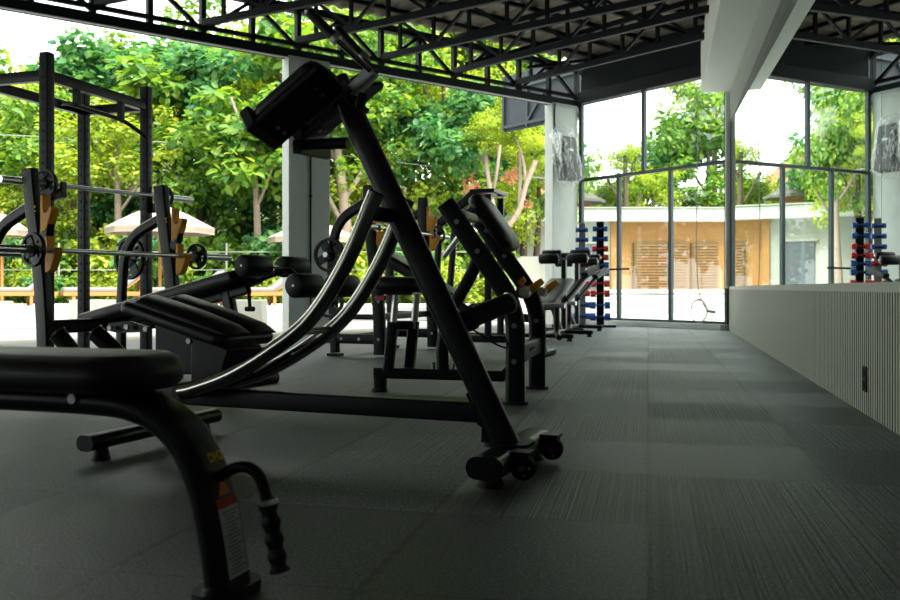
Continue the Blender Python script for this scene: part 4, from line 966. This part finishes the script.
# ------------------------------------------------------------------ trees and shrubs
def leaf_mesh(name, m, centers, radii, n, size, flat=.75, droop=.2):
    C = np.array(centers); Rr = np.array(radii); w = Rr[:, 0]*Rr[:, 2]; idx = rng.choice(len(C), n, p=w/w.sum())
    u = rng.normal(size=(n, 3)); u /= np.linalg.norm(u, axis=1)[:, None]; rad = rng.random(n)**.4
    pos = C[idx]+u*rad[:, None]*Rr[idx]
    nor = u*.5+rng.normal(size=(n, 3))*.55+np.array([0, 0, flat]); nor /= np.linalg.norm(nor, axis=1)[:, None]
    t = rng.normal(size=(n, 3))+u*.6-np.array([0, 0, droop]); t -= nor*(t*nor).sum(1)[:, None]; t /= np.linalg.norm(t, axis=1)[:, None]
    s = np.cross(nor, t); L = size*(.6+.8*rng.random(n)); W = L*(.24+.10*rng.random(n))
    L = L[:, None]; W = W[:, None]
    pts = np.stack([pos, pos+t*L*.35+s*W+nor*L*.06, pos+t*L*.72+s*W*.8+nor*L*.03, pos+t*L-nor*L*.08, pos+t*L*.72-s*W*.8+nor*L*.03, pos+t*L*.35-s*W+nor*L*.06], 1).reshape(-1, 3)
    me = bpy.data.meshes.new(name); b_ = np.arange(n)[:, None]*6
    fc = np.concatenate([b_+np.array([0, 3, 2, 1]), b_+np.array([0, 5, 4, 3])], 1).reshape(-1)
    me.vertices.add(6*n); me.vertices.foreach_set('co', pts.ravel()); me.loops.add(8*n); me.loops.foreach_set('vertex_index', fc.astype(np.int32))
    me.polygons.add(2*n); me.polygons.foreach_set('loop_start', np.arange(0, 8*n, 4, dtype=np.int32)); me.polygons.foreach_set('loop_total', np.full(2*n, 4, dtype=np.int32))
    me.materials.append(M[m]); me.update(calc_edges=True); me.validate(); return me
def clumps(k, R, Rz, cr):
    c = []; r = []
    for i in range(k):
        u = rng.normal(size=3); u /= np.linalg.norm(u); q = rng.random()**.5
        c.append(u*q*np.array([R, R, Rz])); s_ = cr*(.7+.6*rng.random()); r.append([s_, s_, s_*.75])
    return c, r
CROWN = [leaf_mesh('crown', m_, *clumps(26, 1.0, 1.0, .30), n_, s_, .8, d_) for m_, n_, s_, d_ in
         (('leafA', 3300, .112, .2), ('leafB', 4600, .074, .4), ('leafC', 3000, .125, .3), ('leafD', 4000, .080, .5), ('leafA', 2000, .165, .7), ('leafB', 2600, .08, .2))]
SHRUB = [leaf_mesh('foliage', m_, *clumps(14, .8, .7, .36), 1500, s_, .7, .1) for m_, s_ in (('leafB', .16), ('leafD', .14), ('leafA', .24), ('leafC', .20))]
def link(me, name, parent, loc, sc, rz):
    o = bpy.data.objects.new(name, me); COL.objects.link(o); o.parent = parent; o.location = loc; o.scale = sc; o.rotation_euler = (0, 0, rz); return o
def trunk(h, r, lean, bark, parent, forks=3, zf=.5):
    fl_ = .24 if bark == 'bark' else .18
    m_ = MB(); pts = [V((0, 0, -.2))]; 
    for i in range(1, 6): t = i/5; pts.append(V((lean*t+.08*math.sin(3*t+lean), .05*math.sin(5*t), h*t)))
    path_ = catmull(pts, 5); n = len(path_); pf_ = circ(1, 10)
    ring = []
    for i, p in enumerate(path_):
        rr_ = r*(1.25-.75*i/n); ring.append([p+V((a_*rr_, b_*rr_, 0)) for a_, b_ in pf_])
    m_.add([v for q_ in ring for v in q_], [(i*10+j, i*10+(j+1) % 10, (i+1)*10+(j+1) % 10, (i+1)*10+j) for i in range(n-1) for j in range(10)])
    for k_ in range(forks):
        b0 = path_[int(n*(zf+.45*k_/max(1, forks)))]; an = 2.4*k_+lean*5; d__ = V((math.cos(an)*.8, math.sin(an)*.5, 1.0)); ln = h*fl_
        m_.tube(catmull([b0, b0+d__*ln*.4+V((0, 0, .1)), b0+d__*ln*.9+V((0, 0, .35))], 4), r*.38, 8)
    return m_.build('trunk', bark, parent, ang=70)
def tree(px, Y, zc, R, Rz, var, label, group=None, bark='darkbark', tr_=.11, lean=.2, base=0, forks=3, zf=.5, crowns=None, cat='tree', name='tree'):
    x = (px-450)/F*Y; t = empty(name, (x, Y, base), 0, label, cat, group)
    trunk(zc-base, tr_, lean, bark, t, forks, zf)
    for (dx_, dy_, dz_, s_) in (crowns or [(0, 0, 0, 1)]): link(CROWN[var], 'crown', t, (lean+dx_, dy_, zc-base+dz_), (R*s_, R*s_, Rz*s_), random.uniform(0, 6.28))
    return t
def shrub(px, Y, z, R, Rz, var, label, group=None):
    x = (px-450)/F*Y; s_ = empty('shrub', (x, Y, z), 0, label, 'shrub', group)
    m_ = MB()
    for k_ in range(4): 
        an = 1.6*k_+.3; m_.tube([(0, 0, -.1), (math.cos(an)*R*.35, math.sin(an)*R*.35, Rz*.9)], .018, 6)
    m_.build('stems', 'darkbark', s_); link(SHRUB[var], 'foliage', s_, (0, 0, Rz*.85), (R, R, Rz), random.uniform(0, 6.28)); return s_
# hill
hl = MB(); nx, ny = 60, 26; vs = []
for j in range(ny):
    for i in range(nx):
        X = -48+i*1.4; Yv = 27+j*1.6; z = max(0, (Yv-27)*.26)*(1/(1+math.exp((X-1.5)/2.2)))+.35*math.sin(X*.7+j)*.5*min(1, j/3)
        vs.append((X, Yv, z-.1))
hl.add(vs, [(j*nx+i, j*nx+i+1, (j+1)*nx+i+1, (j+1)*nx+i) for j in range(ny-1) for i in range(nx-1)]); struct(hl, 'hill', 'soil')
# pale trunks that show
tree(114, 23.5, 4.6, 1.9, 1.4, 1, 'pale trunked tree rising above the big cream umbrella', bark='bark', tr_=.11, lean=.05, forks=3, zf=.55)
tree(257, 23.0, 4.5, 1.9, 1.5, 4, 'straight pale trunked tree just left of the middle column', bark='bark', tr_=.10, lean=-.15, forks=3, zf=.6)
tree(352, 23.6, 4.9, 1.9, 1.6, 0, 'thick pale trunked tree just right of the middle column', bark='bark', tr_=.17, lean=-.5, forks=3, zf=.45)
tree(429, 24.5, 4.9, 1.8, 1.6, 2, 'slender grey trunked tree behind the incline bench cups', bark='bark', tr_=.11, lean=.1, forks=2, zf=.7)
# frangipani like forked tree
fgp = empty('forked_tree', (at(498, 290, 23).x, 23, 0), 0, 'bare forked pale tree with sparse leaves and coral blossom', 'tree')
fm_ = MB(); F0 = [(500, 292), (503, 262), (501, 235)]
def branch(pts, r0): fm_.tube(catmull([at(x_, y_, 23+d__)-fgp.location for x_, y_, d__ in pts], 5), r0, 9)
branch([(500, 300, 0), (502, 262, 0), (501, 234, 0)], .085); branch([(501, 236, 0), (493, 205, .1), (487, 170, .2), (484, 140, .3)], .06); branch([(501, 236, 0), (518, 212, -.1), (526, 185, -.2), (536, 160, -.3)], .065)
branch([(519, 210, -.1), (520, 180, .1), (519, 150, .3)], .045); branch([(526, 186, -.2), (523, 160, .0), (514, 135, .1)], .04); branch([(492, 200, .1), (497, 170, -.2), (500, 145, -.3)], .04); branch([(487, 170, .2), (478, 150, .4)], .03)
fm_.build('trunk', 'bark', fgp, ang=70)
for x_, y_, s_, v_ in ((486, 140, .75, 5), (520, 140, .8, 3), (538, 165, .45, 5), (500, 120, .8, 1)):
    p_ = at(x_, y_, 23.3)-fgp.location; link(CROWN[v_], 'crown', fgp, p_, (s_, s_, s_*.7), random.uniform(0, 6))
fme = leaf_mesh('blossom', 'pinkflower', [tuple(at(512, 176, 23.6)-fgp.location), tuple(at(470, 185, 23.6)-fgp.location), tuple(at(528, 205, 23.6)-fgp.location)], [[.28, .3, .22], [.22, .3, .3], [.15, .2, .12]], 130, .12)
link(fme, 'blossom', fgp, (0, 0, 0), (1, 1, 1), 0)
GA = 'broad-leaved trees of the wood'
kinds = [('leafy mid-green tree in the wood beyond the loungers', 0), ('yellow-green feathery tree in the wood beyond the loungers', 1), ('dark green dense tree in the wood beyond the loungers', 2), ('bright lime tree in the wood beyond the loungers', 3), ('large-leaved tree in the wood beyond the loungers', 4)]
spots = [(18, 28, 6.3, 2.2, 1.7, 1), (-40, 25, 3.6, 2.0, 1.9, 1), (30, 25.5, 4.6, 1.9, 1.7, 0), (75, 24.5, 3.0, 1.7, 1.5, 1), (160, 25.5, 5.6, 2.0, 1.6, 4), (200, 24.5, 3.4, 1.7, 1.6, 0), (215, 26, 6.4, 2.1, 1.7, 2), (300, 25, 6.6, 1.9, 1.7, 4), (310, 25, 3.8, 1.9, 1.6, 1),
         (385, 25, 6.5, 1.8, 1.6, 0), (395, 25.5, 3.2, 1.8, 1.6, 3), (450, 26, 6.5, 1.8, 1.7, 1), (465, 25.5, 3.2, 1.6, 1.5, 0), (530, 26, 3.6, 1.4, 1.6, 3), (522, 27, 6.2, 1.4, 1.6, 1), (110, 26, 2.6, 1.6, 1.3, 2), (255, 25.5, 2.6, 1.6, 1.3, 2), (350, 25.5, 2.4, 1.6, 1.3, 3),
         (270, 27, 7.6, 2.0, 1.4, 1)]
for (px, Y, zc, R, Rz, v_) in spots:
    lb, _ = kinds[v_]; tree(px, Y, zc, R, Rz, v_, lb, lb.split(' in the')[0]+'s', lean=random.uniform(-.3, .3), forks=3, zf=.5)
back = [(-45, 31, 7.2, 3.0, 2.4, 0), (5, 30, 6.3, 2.8, 2.6, 2), (70, 32, 6.6, 2.8, 2.4, 1), (128, 31, 7.6, 2.7, 2.2, 2), (195, 32, 8.6, 2.6, 2.3, 0), (250, 31, 6.0, 2.8, 2.6, 2), (300, 32, 8.8, 2.8, 2.5, 0), (360, 31, 7.0, 2.8, 2.6, 2), (410, 32, 9.2, 2.7, 2.4, 0),
        (460, 31, 6.0, 2.7, 2.6, 2), (500, 33, 8.6, 2.6, 2.5, 0), (110, 33, 8.6, 2.0, 1.5, 4), (522, 32, 5.5, 2.0, 2.4, 2), (350, 34, 10.5, 2.6, 1.8, 1), (450, 34, 10.5, 2.4, 1.6, 3), (508, 36, 9.5, 2.2, 1.8, 0)]
for (px, Y, zc, R, Rz, v_) in back:
    lb = kinds[v_][0].replace('in the wood beyond the loungers', 'on the slope behind the wood'); tree(px, Y, zc, R, Rz, v_, lb, lb.split(' on the')[0]+'s on the slope', lean=random.uniform(-.3, .3), base=max(0, (Y-27)*.26)*.9, tr_=.16)
for (x_, Y, zc, R, Rz, v_) in ((-16, 7, 4.0, 3.0, 3.0, 0), (-19, 12, 4.4, 3.2, 3.2, 2), (-17, 16.5, 3.6, 2.6, 2.8, 1), (-20, 20, 4.6, 3.2, 3.2, 0), (-15, 22.5, 4.0, 2.8, 2.8, 4), (-23, 15, 5.4, 3.4, 3.4, 2), (-21, 2, 4.5, 3.2, 3.2, 0)):
    tree(450+x_/Y*F, Y, zc, R, Rz, v_, 'tall tree at the left side of the terrace, mirrored in the glass wall', 'trees left of the terrace', tr_=.16)
# trees beyond the villa and beside it
for (px, Y, zc, R, Rz, v_, lb) in ((602, 37, 4.5, 1.5, 1.2, 1, 'yellow-green tree above the villa roof beside the corner column'), (640, 36, 4.6, 1.6, 1.5, 0, 'round mid-green tree above the villa roof'), (672, 38, 6.4, 2.0, 1.8, 2, 'dark green tree above the timber front of the villa'), (705, 36, 6.8, 2.1, 2.4, 0, 'tall leafy tree above the right half of the villa'), (712, 40, 10.2, 2.2, 2.2, 1, 'tall yellow-green tree reaching under the white soffit'), (745, 37, 5.5, 2.0, 2.0, 2, 'dark tree at the right end of the villa'), (622, 33.5, 5.6, .9, .7, 5, 'thin young tree behind the upper glass')):
    tree(px, Y, zc, R, Rz, v_, lb, tr_=.14, lean=.1)
tree(556, 24.8, 4.4, 1.0, 1.9, 0, 'slim tree standing in front of the white villa wall by the column', bark='bark', tr_=.09, lean=.1, forks=3, zf=.5)
for i, px in enumerate((590, 618, 648, 676, 704, 735, 765)):
    tree(px, 34.5+.5*(i % 2), 3.7+.3*(i % 3), 1.3, .95, (1, 0, 3)[i % 3], 'low leafy tree just above the flat villa roof', 'low trees behind the villa', tr_=.1)
# shrubs behind the loungers
slabels = [('low yellow-green shrub along the terrace edge', 0), ('lime shrub along the terrace edge', 1), ('broad-leaved shrub along the terrace edge', 2), ('dark shrub along the terrace edge', 3)]
px = -30; i = 0
while px < 520:
    v_ = [0, 2, 1, 3, 2, 0, 1][i % 7]; Yv = 21.9+random.uniform(-.15, .5); R = random.uniform(.55, .8); Rz = random.uniform(.45, .75)
    shrub(px, Yv, 0.15, R, Rz, v_, slabels[v_][0], slabels[v_][0].split(' along')[0]+'s'); px += 24; i += 1
px = -20; i = 0
while px < 520:
    v_ = [2, 3, 2, 0, 3, 2][i % 6]; shrub(px, 23.4+random.uniform(-.2, .4), .4, random.uniform(.8, 1.05), random.uniform(.9, 1.25), v_, slabels[v_][0].replace('along the terrace edge', 'in the second row behind the fence'), 'second row '+slabels[v_][0].split(' along')[0]+'s'); px += 42; i += 1

# ------------------------------------------------------------------ light and camera
wd = bpy.data.worlds.new('sky'); SC.world = wd; wd.use_nodes = True
bg = wd.node_tree.nodes['Background']; bg.inputs[0].default_value = (.95, 1.0, .97, 1); bg.inputs[1].default_value = 1.15
sd = bpy.data.lights.new('sun', 'SUN'); sd.energy = 3.6; sd.angle = math.radians(25); sd.color = (1, .95, .84)
sun = bpy.data.objects.new('sun', sd); COL.objects.link(sun); sun.rotation_euler = V((-.50, .62, -1.1)).to_track_quat('-Z', 'Y').to_euler()
cd = bpy.data.cameras.new('camera'); cam = bpy.data.objects.new('camera', cd); COL.objects.link(cam); SC.camera = cam
cam.location = (0, 0, H); cam.rotation_euler = (PI/2, 0, 0)
cd.sensor_width = 36; cd.lens = 36*F/900; cd.shift_y = (HZ-300)/900; cd.clip_start = .05; cd.clip_end = 300
cd.dof.use_dof = True; cd.dof.focus_distance = 4.2; cd.dof.aperture_fstop = 5.0
SC.view_settings.view_transform = 'Standard'; SC.view_settings.look = 'None'; SC.view_settings.gamma = 1; SC.view_settings.exposure = 2.0
SC.cycles.max_bounces = 10; SC.cycles.transparent_max_bounces = 12; SC.cycles.diffuse_bounces = 4; SC.cycles.glossy_bounces = 5
